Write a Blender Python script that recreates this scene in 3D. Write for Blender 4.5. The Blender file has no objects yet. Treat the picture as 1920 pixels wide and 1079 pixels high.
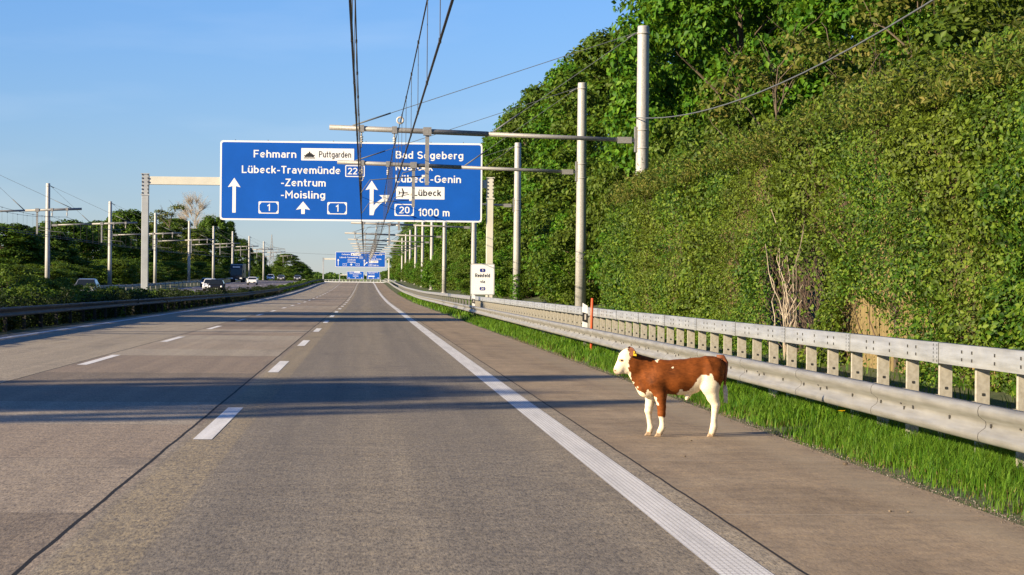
import bpy, math, random
import numpy as np
from mathutils import Vector, Matrix

# ------------------------------------------------------------------ camera, light, exposure
scene = bpy.context.scene
col = scene.collection
R = math.radians
CAM_H = 1.57
F_PX = 4350.0                                    # focal length in photo pixels (1920 wide)
cam_d = bpy.data.cameras.new("camera")
cam = bpy.data.objects.new("camera", cam_d)
col.objects.link(cam)
cam_d.sensor_width = 36.0
cam_d.lens = 36.0 * F_PX / 1920.0
cam_d.clip_start = 0.1
cam_d.clip_end = 20000
yaw = math.atan(276 / F_PX); pitch = -2.1 / F_PX; roll = R(0.5)
f = Vector((math.sin(yaw) * math.cos(pitch), math.cos(yaw) * math.cos(pitch), math.sin(pitch)))
r0 = Vector((math.cos(yaw), -math.sin(yaw), 0)); u0 = r0.cross(f)
rr = r0 * math.cos(roll) + u0 * math.sin(roll)
uu = u0 * math.cos(roll) - r0 * math.sin(roll)
M = Matrix(((rr.x, uu.x, -f.x, 0), (rr.y, uu.y, -f.y, 0), (rr.z, uu.z, -f.z, CAM_H), (0, 0, 0, 1)))
cam.matrix_world = M
scene.camera = cam

SUN_EL = R(18.5)
SUN_AZ = math.atan2(-1.0, -0.50)                 # direction to the sun, measured from +Y towards +X
to_sun = Vector((math.sin(SUN_AZ) * math.cos(SUN_EL), math.cos(SUN_AZ) * math.cos(SUN_EL), math.sin(SUN_EL)))
world = bpy.data.worlds.new("World"); scene.world = world
world.use_nodes = True
wn = world.node_tree.nodes; wl = world.node_tree.links
bg = wn["Background"]
sky = wn.new("ShaderNodeTexSky"); sky.sky_type = 'NISHITA'; sky.sun_disc = False
sky.sun_elevation = SUN_EL; sky.sun_rotation = SUN_AZ % (2 * math.pi)
sky.air_density = 1.0; sky.dust_density = 0.0; sky.ozone_density = 2.0; sky.altitude = 0
hsv = wn.new("ShaderNodeHueSaturation"); hsv.inputs["Saturation"].default_value = 1.08
tint = wn.new("ShaderNodeMix"); tint.data_type = 'RGBA'; tint.blend_type = 'MULTIPLY'; tint.inputs[0].default_value = 1.0
tint.inputs[7].default_value = (.60, .765, 1.13, 1)           # very clear northern air: bluer than the model's dusty horizon
wl.new(sky.outputs[0], tint.inputs[6]); wl.new(tint.outputs[2], hsv.inputs["Color"])
wtc = wn.new("ShaderNodeTexCoord"); wsp = wn.new("ShaderNodeSeparateXYZ"); wl.new(wtc.outputs["Generated"], wsp.inputs[0])
wel = wn.new("ShaderNodeMapRange"); wel.inputs[1].default_value = 0.0; wel.inputs[2].default_value = .14; wl.new(wsp.outputs[2], wel.inputs[0])
low = wn.new("ShaderNodeMix"); low.data_type = 'RGBA'; low.inputs[6].default_value = (.50, .60, .98, 1); low.inputs[7].default_value = (.58, .745, 1.13, 1)
wl.new(wel.outputs[0], low.inputs[0]); wl.new(low.outputs[2], tint.inputs[7])
wmp = wn.new("ShaderNodeMapping"); wmp.inputs["Scale"].default_value = (5, 5, 26); wl.new(wtc.outputs["Generated"], wmp.inputs[0])
wno = wn.new("ShaderNodeTexNoise"); wno.inputs["Scale"].default_value = 1.6; wno.inputs["Detail"].default_value = 5; wl.new(wmp.outputs[0], wno.inputs["Vector"])
wrp = wn.new("ShaderNodeMapRange"); wrp.inputs[1].default_value = .50; wrp.inputs[2].default_value = .80; wrp.inputs[4].default_value = .09; wl.new(wno.outputs["Fac"], wrp.inputs[0])
veil = wn.new("ShaderNodeMix"); veil.data_type = 'RGBA'; veil.inputs[7].default_value = (7.5, 7.8, 8.2, 1); wl.new(wrp.outputs[0], veil.inputs[0])   # faint thin cloud
wl.new(hsv.outputs[0], veil.inputs[6]); wl.new(veil.outputs[2], bg.inputs[0]); bg.inputs[1].default_value = 0.068
sun_d = bpy.data.lights.new("sun", 'SUN'); sun_d.energy = 5.0; sun_d.angle = R(0.53); sun_d.color = (1.0, 0.82, 0.57)
sun = bpy.data.objects.new("sun", sun_d); col.objects.link(sun)
sun.rotation_euler = to_sun.to_track_quat('Z', 'Y').to_euler(); sun.location = to_sun * 300
vs = scene.view_settings
vs.view_transform = 'Standard'; vs.look = 'None'; vs.exposure = 1.13; vs.gamma = 1.0
scene.cycles.max_bounces = 5; scene.cycles.transparent_max_bounces = 4
scene.cycles.use_denoising = True

# ------------------------------------------------------------------ helpers
rng = np.random.default_rng(7)
random.seed(7)
_ey = np.arange(-200, 4200, 5.0)
_ez = np.interp(_ey, [-200, 215, 300, 400, 500, 600, 650, 720, 800, 950, 1200, 2000, 4200],
                [0, 0, .28, .9, 1.75, 2.25, 2.34, 2.15, 1.5, .2, -1.0, -2.0, -2.0])
_k = np.exp(-np.linspace(-2, 2, 13) ** 2); _k /= _k.sum()
_ez = np.convolve(np.pad(_ez, 6, mode='edge'), _k, 'valid')
def elev(y): return np.interp(y, _ey, _ez)
def E(y): return float(elev(y))

def terrain(x, y):
    z = elev(y)
    x = np.asarray(x, dtype=float)
    z = z + np.interp(x, [-3000, -300, -60, -33, -29, -27.5, -14.5, -13.5, -12, -10.8, 4.6, 5.6, 8, 11, 16, 40, 300, 3000],
                      [1, 1, 1.2, .5, .36, .26, .26, .2, .12, -.03, -.03, .06, .25, .45, 1.6, 2.5, 2, 0])
    return z
def T(x, y): return float(terrain(x, y))

def tag(o, label=None, cat=None, group=None, kind=None):
    if label: o["label"] = label
    if cat: o["category"] = cat
    if group: o["group"] = group
    if kind: o["kind"] = kind
    return o
def empty(name, loc, label=None, cat=None, group=None, rz=0.0):
    o = bpy.data.objects.new(name, None); col.objects.link(o)
    o.location = loc; o.rotation_euler = (0, 0, rz); o.empty_display_size = .2
    return tag(o, label, cat, group)
def kids(o): return [c for c in bpy.data.objects if c.parent == o]
def copy_tree(o, parent=None):
    c = o.copy(); col.objects.link(c)
    if parent is not None: c.parent = parent
    for ch in kids(o): copy_tree(ch, c)
    return c

def np_mesh(name, verts, faces, mats, parent=None, smooth=False, midx=None, color=None):
    """verts (N,3), faces (M,k) arrays of one k"""
    verts = np.asarray(verts, dtype=np.float32); faces = np.asarray(faces, dtype=np.int32)
    me = bpy.data.meshes.new(name)
    k = faces.shape[1]
    me.vertices.add(len(verts)); me.vertices.foreach_set("co", verts.ravel())
    me.loops.add(faces.size); me.loops.foreach_set("vertex_index", faces.ravel())
    me.polygons.add(len(faces))
    me.polygons.foreach_set("loop_start", np.arange(0, faces.size, k, dtype=np.int32))
    me.polygons.foreach_set("loop_total", np.full(len(faces), k, dtype=np.int32))
    if smooth: me.polygons.foreach_set("use_smooth", np.ones(len(faces), dtype=bool))
    for m in (mats if isinstance(mats, (list, tuple)) else [mats]): me.materials.append(m)
    if midx is not None: me.polygons.foreach_set("material_index", np.asarray(midx, dtype=np.int32))
    if color is not None:
        a = me.color_attributes.new("coat", 'FLOAT_COLOR', 'POINT')
        a.data.foreach_set("color", np.asarray(color, dtype=np.float32).ravel())
    me.update(calc_edges=True)
    o = bpy.data.objects.new(name, me); col.objects.link(o)
    if parent is not None: o.parent = parent
    return o

class MB:
    """collects boxes, tubes, prisms into one mesh"""
    def __init__(s): s.v = []; s.f = []; s.m = []; s.sm = []
    def add(s, vs, fs, m=0, sm=False):
        b = len(s.v); s.v += [tuple(p) for p in vs]
        for q in fs: s.f.append([b + i for i in q]); s.m.append(m); s.sm.append(sm)
    def box(s, x0, x1, y0, y1, z0, z1, m=0):
        s.add([(x0,y0,z0),(x1,y0,z0),(x1,y1,z0),(x0,y1,z0),(x0,y0,z1),(x1,y0,z1),(x1,y1,z1),(x0,y1,z1)],
              [(0,3,2,1),(4,5,6,7),(0,1,5,4),(1,2,6,5),(2,3,7,6),(3,0,4,7)], m)
    def tube(s, pts, rad, n=8, m=0, caps=True):
        pts = [Vector(p) for p in pts]
        rads = rad if isinstance(rad, (list, tuple)) else [rad] * len(pts)
        vs = []; fs = []
        ref = None
        for i, p in enumerate(pts):
            d = (pts[min(i+1, len(pts)-1)] - pts[max(i-1, 0)]).normalized()
            if ref is None:
                ref = Vector((1,0,0)) if abs(d.x) < .8 else Vector((0,1,0))
            a = (ref - d * ref.dot(d)).normalized(); ref = a; b = d.cross(a)
            for j in range(n):
                t = 2 * math.pi * j / n
                vs.append(p + (a * math.cos(t) + b * math.sin(t)) * rads[i])
        for i in range(len(pts) - 1):
            for j in range(n):
                fs.append((i*n+j, i*n+(j+1)%n, (i+1)*n+(j+1)%n, (i+1)*n+j))
        if caps:
            fs.append(tuple(range(n))[::-1]); fs.append(tuple((len(pts)-1)*n + j for j in range(n)))
        s.add(vs, fs, m, n > 5)
    def prism_y(s, poly, y0, y1, m=0):
        """poly in (x,z) extruded along y"""
        n = len(poly)
        vs = [(x, y0, z) for x, z in poly] + [(x, y1, z) for x, z in poly]
        fs = [tuple(range(n)), tuple(range(2*n-1, n-1, -1))] + [(i, i+n, (i+1)%n+n, (i+1)%n) for i in range(n)]
        s.add(vs, fs, m)
    def prism_x(s, poly, x0, x1, m=0):
        n = len(poly)
        vs = [(x0, y, z) for y, z in poly] + [(x1, y, z) for y, z in poly]
        fs = [tuple(range(n)), tuple(range(2*n-1, n-1, -1))] + [(i, i+n, (i+1)%n+n, (i+1)%n) for i in range(n)]
        s.add(vs, fs, m)
    def build(s, name, mats, parent=None, bevel=0):
        me = bpy.data.meshes.new(name)
        me.from_pydata(s.v, [], s.f)
        for m in (mats if isinstance(mats, (list, tuple)) else [mats]): me.materials.append(m)
        me.polygons.foreach_set("material_index", s.m)
        me.polygons.foreach_set("use_smooth", s.sm)
        me.update()
        o = bpy.data.objects.new(name, me); col.objects.link(o)
        if parent is not None: o.parent = parent
        if bevel:
            b = o.modifiers.new("bevel", 'BEVEL'); b.width = bevel; b.segments = 2; b.limit_method = 'ANGLE'
        return o

# value noise for shapes
_perm = np.random.default_rng(3).random((64, 64, 64))
def vnoise(p):
    p = np.asarray(p, dtype=float); i = np.floor(p).astype(int); t = p - i; t = t*t*(3-2*t)
    def g(a, b, c): return _perm[(i[..., 0]+a) % 64, (i[..., 1]+b) % 64, (i[..., 2]+c) % 64]
    x0 = g(0,0,0)*(1-t[...,0]) + g(1,0,0)*t[...,0]; x1 = g(0,1,0)*(1-t[...,0]) + g(1,1,0)*t[...,0]
    x2 = g(0,0,1)*(1-t[...,0]) + g(1,0,1)*t[...,0]; x3 = g(0,1,1)*(1-t[...,0]) + g(1,1,1)*t[...,0]
    a = x0*(1-t[...,1]) + x1*t[...,1]; b = x2*(1-t[...,1]) + x3*t[...,1]
    return a*(1-t[...,2]) + b*t[...,2]
def fbm(p, o=3):
    s = 0; a = .5
    for k in range(o): s = s + a * vnoise(np.asarray(p) * 2**k + 7.3*k); a *= .5
    return s / (1 - .5**o)

# ------------------------------------------------------------------ materials
class NT:
    def __init__(s, name):
        s.m = bpy.data.materials.new(name); s.m.use_nodes = True
        s.n = s.m.node_tree.nodes; s.l = s.m.node_tree.links
        s.bsdf = s.n["Principled BSDF"]; s.out = s.n["Material Output"]
    def node(s, t, **kw):
        o = s.n.new(t)
        for k, v in kw.items(): setattr(o, k, v)
        return o
    def link(s, a, b): s.l.new(a, b)
    def val(s, x, sock):
        if isinstance(x, (int, float)): sock.default_value = x
        elif isinstance(x, tuple): sock.default_value = (*x, 1) if len(x) == 3 else x
        else: s.link(x, sock)
    def math(s, op, a, b=0.0, c=None):
        n = s.node("ShaderNodeMath", operation=op); s.val(a, n.inputs[0]); s.val(b, n.inputs[1])
        if c is not None: s.val(c, n.inputs[2])
        return n.outputs[0]
    def coord(s, kind="Object"): return s.node("ShaderNodeTexCoord").outputs[kind]
    def mapping(s, v, scale): 
        n = s.node("ShaderNodeMapping"); s.link(v, n.inputs[0]); n.inputs["Scale"].default_value = scale; return n.outputs[0]
    def noise(s, v, scale, detail=3, rough=.55):
        n = s.node("ShaderNodeTexNoise"); s.link(v, n.inputs["Vector"]); n.inputs["Scale"].default_value = scale
        n.inputs["Detail"].default_value = detail; n.inputs["Roughness"].default_value = rough; return n.outputs["Fac"]
    def ramp(s, fac, stops):
        n = s.node("ShaderNodeValToRGB"); s.link(fac, n.inputs[0]); e = n.color_ramp.elements
        while len(e) < len(stops): e.new(.5)
        for q, (p, c) in zip(e, stops): q.position = p; q.color = (*c, 1) if len(c) == 3 else c
        return n.outputs[0]
    def mix(s, fac, a, b, mode='MIX'):
        n = s.node("ShaderNodeMix", data_type='RGBA', blend_type=mode)
        s.val(fac, n.inputs["Factor"]); s.val(a, n.inputs[6]); s.val(b, n.inputs[7]); return n.outputs[2]
    def band(s, x, c, w, soft=.01):
        """1 inside |x-c|<w"""
        d = s.math('ABSOLUTE', s.math('SUBTRACT', x, c))
        n = s.node("ShaderNodeMapRange"); s.link(d, n.inputs[0])
        n.inputs[1].default_value = w; n.inputs[2].default_value = w + soft; n.inputs[3].default_value = 1; n.inputs[4].default_value = 0
        return n.outputs[0]
    def bump(s, h, strength=.3, dist=.01):
        n = s.node("ShaderNodeBump"); s.link(h, n.inputs["Height"]); n.inputs["Strength"].default_value = strength
        n.inputs["Distance"].default_value = dist; s.link(n.outputs[0], s.bsdf.inputs["Normal"])
    def col(s, c): s.val(c, s.bsdf.inputs["Base Color"])
    def rough(s, r): s.val(r, s.bsdf.inputs["Roughness"])

def simple(name, c, rough=.5, metal=0.0, var=.15, scale=3.0, spec=None, bump=0.0):
    t = NT(name); p = t.coord()
    n = t.noise(p, scale, 5, .65)
    lo = tuple(x * (1 - var) for x in c); hi = tuple(min(1, x * (1 + var)) for x in c)
    t.col(t.ramp(n, [(.3, lo), (.7, hi)])); t.rough(rough); t.bsdf.inputs["Metallic"].default_value = metal
    if spec is not None: t.bsdf.inputs["Specular IOR Level"].default_value = spec
    if bump: t.bump(t.noise(p, scale * 12, 3), bump, .01)
    return t.m

def leaf_mat(name, c_lo, c_mid, c_hi, trans=.3, patch=None, patch_scale=.25, rough=.5):
    t = NT(name)
    g = t.node("ShaderNodeNewGeometry")
    rnd = g.outputs["Random Per Island"]
    c = t.ramp(rnd, [(0, c_lo), (.5, c_mid), (1, c_hi)])
    big = t.noise(g.outputs["Position"], patch_scale, 3)
    fac = t.ramp(big, [(.42, (0, 0, 0)), (.62, (1, 1, 1))])
    if patch: c = t.mix(t.math('MULTIPLY', fac, .75), c, t.mix(.45, c, patch))
    t.col(c); t.rough(rough); t.bsdf.inputs["Specular IOR Level"].default_value = .15
    tr = t.node("ShaderNodeBsdfTranslucent"); t.link(t.mix(.4, c, (.25, .32, .02)), tr.inputs[0])
    mx = t.node("ShaderNodeMixShader"); mx.inputs[0].default_value = trans
    t.link(t.bsdf.outputs[0], mx.inputs[1]); t.link(tr.outputs[0], mx.inputs[2]); t.link(mx.outputs[0], t.out.inputs[0])
    return t.m

def steel(name, base=.5, rough=.42, metal=.55, tint=(1, 1, .97)):
    t = NT(name); p = t.coord()
    v = t.node("ShaderNodeTexVoronoi"); v.inputs["Scale"].default_value = 28; t.link(p, v.inputs["Vector"])
    n = t.noise(p, 2.5, 5, .7)
    st = t.noise(t.mapping(p, (6, .35, 6)), 3, 4)
    k = t.mix(.35, t.ramp(n, [(.3, (.8,)*3), (.75, (1.1,)*3)]), t.ramp(v.outputs["Color"], [(0, (.85,)*3), (1, (1.1,)*3)]))
    k = t.mix(.55, k, t.ramp(st, [(.32, (.58, .55, .48)), (.65, (1.1,)*3)]))
    t.col(t.mix(1.0, k, tuple(base * q for q in tint), 'MULTIPLY'))
    t.rough(t.ramp(n, [(.2, (rough - .08,)*3), (.8, (rough + .12,)*3)])); t.bsdf.inputs["Metallic"].default_value = metal
    return t.m

m = {}
m['steel'] = steel('galvanised_steel', .30, .48, .3, (1, .985, .91))
m['beam_steel'] = steel('galvanised_beam', .37, .45, .25, (.97, 1, .98))
m['post_steel'] = steel('galvanised_post', .46, .6, .1, (1, .94, .80))
m['mast'] = steel('galvanised_mast', .42, .55, .15, (1, .99, .95))
m['arm'] = steel('weathered_steel', .30, .55, .3, (1, .99, .96))
m['shade_toned_rail'] = steel('shade_toned_old_rail', .035, .6, .2, (1, .97, .9))  # weathered rail, base taken near black to hold the hedge's shade
m['dark_steel'] = simple('dark_steel', (.06, .06, .06), .5)
m['bolt'] = simple('bolt_dark', (.035, .033, .03), .6)
m['wire'] = simple('oxidised_wire', (.03, .028, .026), .6)
m['wire_thin'] = simple('stay_wire', (.10, .11, .115), .6)
m['insulator'] = simple('insulator', (.50, .46, .40), .35)
m['gantry_grey'] = simple('gantry_grey_steel', (.40, .42, .43), .5, .2, .12, 1.2)
m['gantry'] = simple('gantry_cream_paint', (.62, .60, .51), .5, 0, .06, 1.5)
m['blue'] = simple('sign_blue', (.008, .098, .46), .5, 0, .08, .5, .2)
m['white'] = simple('sign_white', (.86, .86, .84), .45, 0, .03)
m['black'] = simple('sign_black', (.02, .02, .02), .5)
m['shield'] = simple('shield_blue', (.02, .03, .22), .45)
m['panel_back'] = simple('panel_back_grey', (.35, .36, .36), .5)
m['line'] = None
m['bark'] = simple('bark', (.10, .075, .05), .9, 0, .4, 8, bump=.6)
m['bark_warm'] = simple('bark_warm', (.24, .15, .08), .9, 0, .4, 8, bump=.6)
m['twig'] = simple('pale_twig', (.40, .33, .24), .85, 0, .2, 8)
m['twig_dark'] = simple('dark_twig', (.09, .06, .04), .9, 0, .3, 8)
m['wood'] = None
m['concrete'] = simple('bridge_concrete', (.42, .41, .38), .8, 0, .15, .5)
m['orange'] = simple('orange_plastic', (.58, .10, .03), .5, 0, .15, 6)
m['plastic_white'] = simple('white_plastic', (.80, .79, .75), .5, 0, .06)
m['rubber'] = simple('rubber', (.02, .02, .02), .8)
m['glass_dark'] = simple('tinted_glass', (.012, .016, .02), .08)
m['lamp'] = simple('lamp_glass', (.75, .75, .72), .15)
m['car_white'] = simple('car_paint_white', (.72, .73, .73), .25, 0, .03)
m['car_black'] = simple('car_paint_black', (.010, .011, .013), .5, 0, .05, 3, .2)
m['car_grey'] = simple('car_paint_grey', (.14, .15, .17), .25, .3, .05)
m['truck_dark'] = simple('truck_paint_dark', (.02, .025, .035), .3, 0, .05)

m['leaf_lush'] = leaf_mat('leaf_lush', (.024, .085, .005), (.062, .17, .009), (.15, .28, .02), .3, (.03, .08, .01), .5)
m['leaf_mid'] = leaf_mat('leaf_mid', (.026, .066, .006), (.060, .125, .010), (.13, .20, .022), .3, (.12, .12, .025), .3)
m['leaf_dark'] = leaf_mat('leaf_dark', (.030, .075, .008), (.062, .125, .012), (.11, .185, .02), .25, (.03, .05, .015), .2)
m['leaf_brown'] = leaf_mat('leaf_brown', (.05, .085, .010), (.11, .135, .020), (.23, .20, .05), .3, (.07, .11, .015), .6)
m['leaf_ivy'] = leaf_mat('leaf_ivy', (.008, .034, .003), (.042, .105, .007), (.15, .22, .022), .22, (.13, .135, .016), .22, .5)
m['leaf_weed_shade'] = leaf_mat('leaf_weed_shade', (.010, .016, .006), (.016, .028, .008), (.03, .05, .012), .1)  # near-black leaves: the shade below the rail is put into their colour
m['leaf_median'] = leaf_mat('leaf_median', (.035, .08, .010), (.075, .14, .016), (.15, .22, .03), .3, (.06, .06, .02), .3)
m['grass'] = leaf_mat('grass_blade', (.036, .11, .008), (.075, .185, .011), (.16, .28, .024), .35, (.13, .21, .03), .8)
m['grass_dry'] = leaf_mat('grass_dry', (.12, .10, .03), (.19, .15, .055), (.26, .21, .085), .3)

def road_mat(name, shoulder=False):
    t = NT(name); p = t.coord()
    sx = t.node("ShaderNodeSeparateXYZ"); t.link(p, sx.inputs[0]); x, y = sx.outputs[0], sx.outputs[1]
    fine = t.noise(t.mapping(p, (1, .20, 1)), 24, 4, .75)       # drag texture runs along the lane
    grit = t.noise(t.mapping(p, (1, .16, 1)), 62, 2, .8)
    mott = t.noise(p, 1.1, 5, .65)
    trans = t.noise(t.mapping(p, (.35, 2.2, 1)), 1.0, 4, .6)       # brushed across the lane
    longi = t.noise(t.mapping(p, (2.2, .03, 1)), 1.4, 4, .6)       # tyre wear along the lane
    # slab tint: one value per 5 m slab
    slab = t.math('FLOOR', t.math('DIVIDE', t.math('SUBTRACT', y, .95), 5.0))
    lane = t.math('FLOOR', t.math('DIVIDE', t.math('ADD', x, 5.62), 3.75))
    cv = t.node("ShaderNodeCombineXYZ"); t.link(slab, cv.inputs[0]); t.link(lane, cv.inputs[1])
    wnz = t.node("ShaderNodeTexWhiteNoise", noise_dimensions='2D'); t.link(cv.outputs[0], wnz.inputs[0])
    if shoulder:
        base = t.ramp(mott, [(.3, (0.218, 0.168, 0.115)), (.7, (0.289, 0.231, 0.162))])
    else:
        base = t.ramp(mott, [(.3, (0.202, 0.171, 0.131)), (.7, (0.274, 0.236, 0.181))])
        base = t.mix(t.band(x, -3.7, 1.9), base, t.ramp(wnz.outputs[0], [(0, (0.157, 0.131, 0.103)), (.45, (0.233, 0.186, 0.142)), (1, (0.283, 0.249, 0.199))]))
        base = t.mix(t.math('MULTIPLY', t.band(x, -8.2, 2.6), .5), base, (0.294, 0.259, 0.203))
        base = t.mix(t.math('MULTIPLY', t.band(x, .25, 1.75, .4), .55), base, (0.157, 0.138, 0.110))   # polished right lane
        base = t.mix(t.math('MULTIPLY', t.band(x, 1.05, .32, .4), .28), base, (.095, .090, .088))  # wheel tracks
        base = t.mix(t.math('MULTIPLY', t.band(x, -.75, .32, .4), .28), base, (.10, .095, .092))
        worn = t.math('MULTIPLY', t.band(x, -1.50, .22, .04), t.ramp(fine, [(.35, (0,)*3), (.6, (1,)*3)]))
        base = t.mix(t.math('MULTIPLY', worn, .55), base, (0.274, 0.221, 0.132))
    base = t.mix(.12, base, t.ramp(trans, [(.3, (.62,)*3), (.7, (1.3,)*3)]), 'MULTIPLY')
    blot = t.noise(p, 4.5, 5, .7); base = t.mix(.6, base, t.ramp(blot, [(.3, (.68, .70, .74)), (.5, (1, 1, 1)), (.72, (1.28, 1.22, 1.08))]), 'MULTIPLY')
    base = t.mix(.62, base, t.ramp(longi, [(.3, (.78, .78, .79)), (.7, (1.2, 1.19, 1.16))]), 'MULTIPLY')
    base = t.mix(  .30 if shoulder else .62, base, t.ramp(fine, [(.30, (.35,)*3), (.48, (1.0,)*3), (.70, (1.5,)*3)]), 'MULTIPLY')
    base = t.mix(.28 if shoulder else .66, base, t.ramp(grit, [(.32, (.25,)*3), (.46, (1.05,)*3), (.70, (1.8, 1.75, 1.6))]), 'MULTIPLY')
    # joints
    wob = t.math('MULTIPLY', t.math('SUBTRACT', t.noise(t.mapping(p, (.2, 1, 1)), .7, 3), .5), .035)
    xw = t.math('ADD', x, wob)
    if shoulder:
        sc = t.noise(t.mapping(p, (.7, .25, 1)), 1.3, 5, .7); base = t.mix(.8, base, t.ramp(sc, [(.34, (.70, .68, .66)), (.5, (.95, .94, .93)), (.68, (1.2, 1.18, 1.15))]), 'MULTIPLY')
        j = t.math('MAXIMUM', t.band(xw, 2.44, .006, .009), 0.0)
        ym = t.math('MODULO', t.math('SUBTRACT', y, 15.95 - 5), 5.0)
        lt = t.band(ym, 0.02, .022, .02)
        base = t.mix(t.math('MULTIPLY', lt, t.ramp(mott, [(.35, (.35,)*3), (.65, (.95,)*3)])), base, (0.305, 0.255, 0.194))
        edge = t.math('MULTIPLY', t.band(x, 4.05, .12, .18), t.ramp(trans, [(.3, (.1,)*3), (.7, (.7,)*3)]))
        base = t.mix(edge, base, (0.254, 0.211, 0.149))
    else:
        j = t.math('MAXIMUM', t.band(xw, -1.87, .013, .006), t.band(xw, -5.62, .013, .006))
        ym = t.math('MODULO', t.math('SUBTRACT', y, .95), 5.0)
        cr = t.math('MULTIPLY', t.band(ym, 0.02, .010, .012), t.band(x, -6.3, 4.7))
        base = t.mix(t.math('MULTIPLY', cr, .6), base, (.05, .045, .04))
        stain = t.ramp(t.noise(t.mapping(p, (1, .22, 1)), .8, 4, .7), [(.56, (0,)*3), (.70, (1,)*3)]); base = t.mix(t.math('MULTIPLY', stain, .4), base, (.085, .075, .068))
    base = t.mix(j, base, (.012, .012, .012))
    t.col(base); t.rough(t.ramp(fine, [(.3, (.75,)*3), (.7, (.95,)*3)]))
    t.bsdf.inputs["Specular IOR Level"].default_value = .25
    h = t.math('ADD', t.math('MULTIPLY', fine, .7), t.math('MULTIPLY', grit, .5)); t.bump(h, .55, .006)
    return t.m
m['road'] = road_mat('concrete_carriageway')
m['shoulder'] = road_mat('concrete_shoulder', True)
def opp_mat():
    t = NT('opposite_asphalt'); p = t.coord()
    n = t.noise(t.mapping(p, (1, .1, 1)), 1.2, 4); t.col(t.ramp(n, [(.3, (.10, .085, .095)), (.7, (.15, .13, .135))])); t.rough(.85)
    return t.m
m['opp'] = opp_mat()
def line_mat():
    t = NT('road_paint'); p = t.coord()
    sx = t.node("ShaderNodeSeparateXYZ"); t.link(p, sx.inputs[0])
    n = t.noise(p, 35, 4, .7); n2 = t.noise(t.mapping(p, (3, .2, 1)), 2, 4)
    c = t.ramp(n, [(.28, (.42, .41, .38)), (.5, (.74, .73, .70))])
    c = t.mix(.5, c, t.ramp(n2, [(.3, (.62,)*3), (.6, (1.05,)*3)]), 'MULTIPLY')
    w = t.node("ShaderNodeTexWave", wave_type='BANDS', bands_direction='Y'); t.link(p, w.inputs[0]); w.inputs["Scale"].default_value = 4.2
    w2 = t.node("ShaderNodeTexWave", wave_type='BANDS', bands_direction='X'); t.link(p, w2.inputs[0]); w2.inputs["Scale"].default_value = 9.0
    gr = t.math('MULTIPLY', w.outputs["Fac"], w2.outputs["Fac"])
    rib = t.math('MULTIPLY', t.ramp(gr, [(.0, (1,)*3), (.16, (0,)*3)]), t.band(sx.outputs[0], 2.1, .3))
    c = t.mix(t.math('MULTIPLY', rib, .6), c, (.22, .21, .20))
    t.col(c); t.rough(.7); t.bump(w.outputs["Fac"], .3, .004)
    return t.m
m['line'] = line_mat()
def ground_mat():
    t = NT('ground_earth'); p = t.coord()
    n = t.noise(p, .6, 5, .65); n2 = t.noise(p, 14, 4, .7)
    c = t.ramp(n, [(.35, (.035, .060, .014)), (.55, (.07, .085, .025)), (.72, (.10, .08, .04))])
    t.col(t.mix(.5, c, t.ramp(n2, [(.3, (.5,)*3), (.7, (1.4,)*3)]), 'MULTIPLY')); t.rough(.95); t.bump(n2, .6, .05)
    return t.m
m['ground'] = ground_mat()
def wood_mat():
    t = NT('weathered_planks'); p = t.coord()
    g = t.noise(t.mapping(p, (1, 12, .6)), 2.2, 5, .7); n = t.noise(p, 1.4, 3)
    c = t.ramp(g, [(.25, (.10, .06, .028)), (.55, (.25, .185, .075)), (.8, (.33, .255, .115))])
    t.col(t.mix(.5, c, t.ramp(n, [(.3, (.55, .6, .5)), (.7, (1.15,)*3)]), 'MULTIPLY')); t.rough(.85); t.bump(g, .5, .01)
    return t.m
m['wood'] = wood_mat()
def gravel_mat():
    t = NT('edge_gravel'); g = t.node("ShaderNodeNewGeometry")
    t.col(t.ramp(g.outputs["Random Per Island"], [(0, (.09, .065, .045)), (.75, (.22, .17, .115)), (1, (.50, .44, .36))])); t.rough(.9)
    return t.m
m['gravel'] = gravel_mat()
def coat_mat():
    t = NT('calf_coat'); a = t.node("ShaderNodeAttribute", attribute_name="coat"); p = t.coord()
    n = t.noise(t.mapping(p, (14, 14, 40)), 3.0, 4, .7); n2 = t.noise(p, 9, 3)
    c = t.mix(.6, a.outputs["Color"], t.ramp(n, [(.3, (.68,)*3), (.7, (1.25,)*3)]), 'MULTIPLY')
    c = t.mix(.35, c, t.ramp(n2, [(.3, (.7,)*3), (.7, (1.2,)*3)]), 'MULTIPLY')
    t.col(c); t.rough(.62); t.bump(n, .5, .006)
    t.bsdf.inputs["Specular IOR Level"].default_value = .1
    return t.m
m['coat'] = coat_mat()

# ------------------------------------------------------------------ setting: ground, roads, markings
def strip(name, xs, ys, mat, zoff, kind='structure', fn=None):
    X, Y = np.meshgrid(xs, ys); Z = (fn(X, Y) if fn else elev(Y)) + zoff
    v = np.stack([X, Y, Z], -1).reshape(-1, 3); nx = len(xs); ny = len(ys)
    i = (np.arange(ny-1)[:, None]*nx + np.arange(nx-1)[None, :]).ravel()
    o = np_mesh(name, v, np.stack([i, i+1, i+nx+1, i+nx], 1), mat, smooth=True)
    o["kind"] = kind
    return o
ys_far = np.concatenate([np.arange(-60, 1000, 10.0), np.arange(1000, 4200, 100.0)])
gx = np.concatenate([np.linspace(-3000, -300, 10), np.linspace(-250, -40, 12), np.arange(-36, -9, 1.0), np.array([-10.8, -6, 0, 4.3, 4.6, 5.0, 5.6, 7, 8, 9.5, 11, 13, 16, 22, 30, 40, 80, 300, 1200, 3000])])
gx = np.unique(gx)
strip('ground', gx, np.concatenate([[-400], ys_far]), m['ground'], 0, fn=terrain)
strip('road', [-10.75, -5.6, 0, 2.42], ys_far, m['road'], .0)
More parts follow.
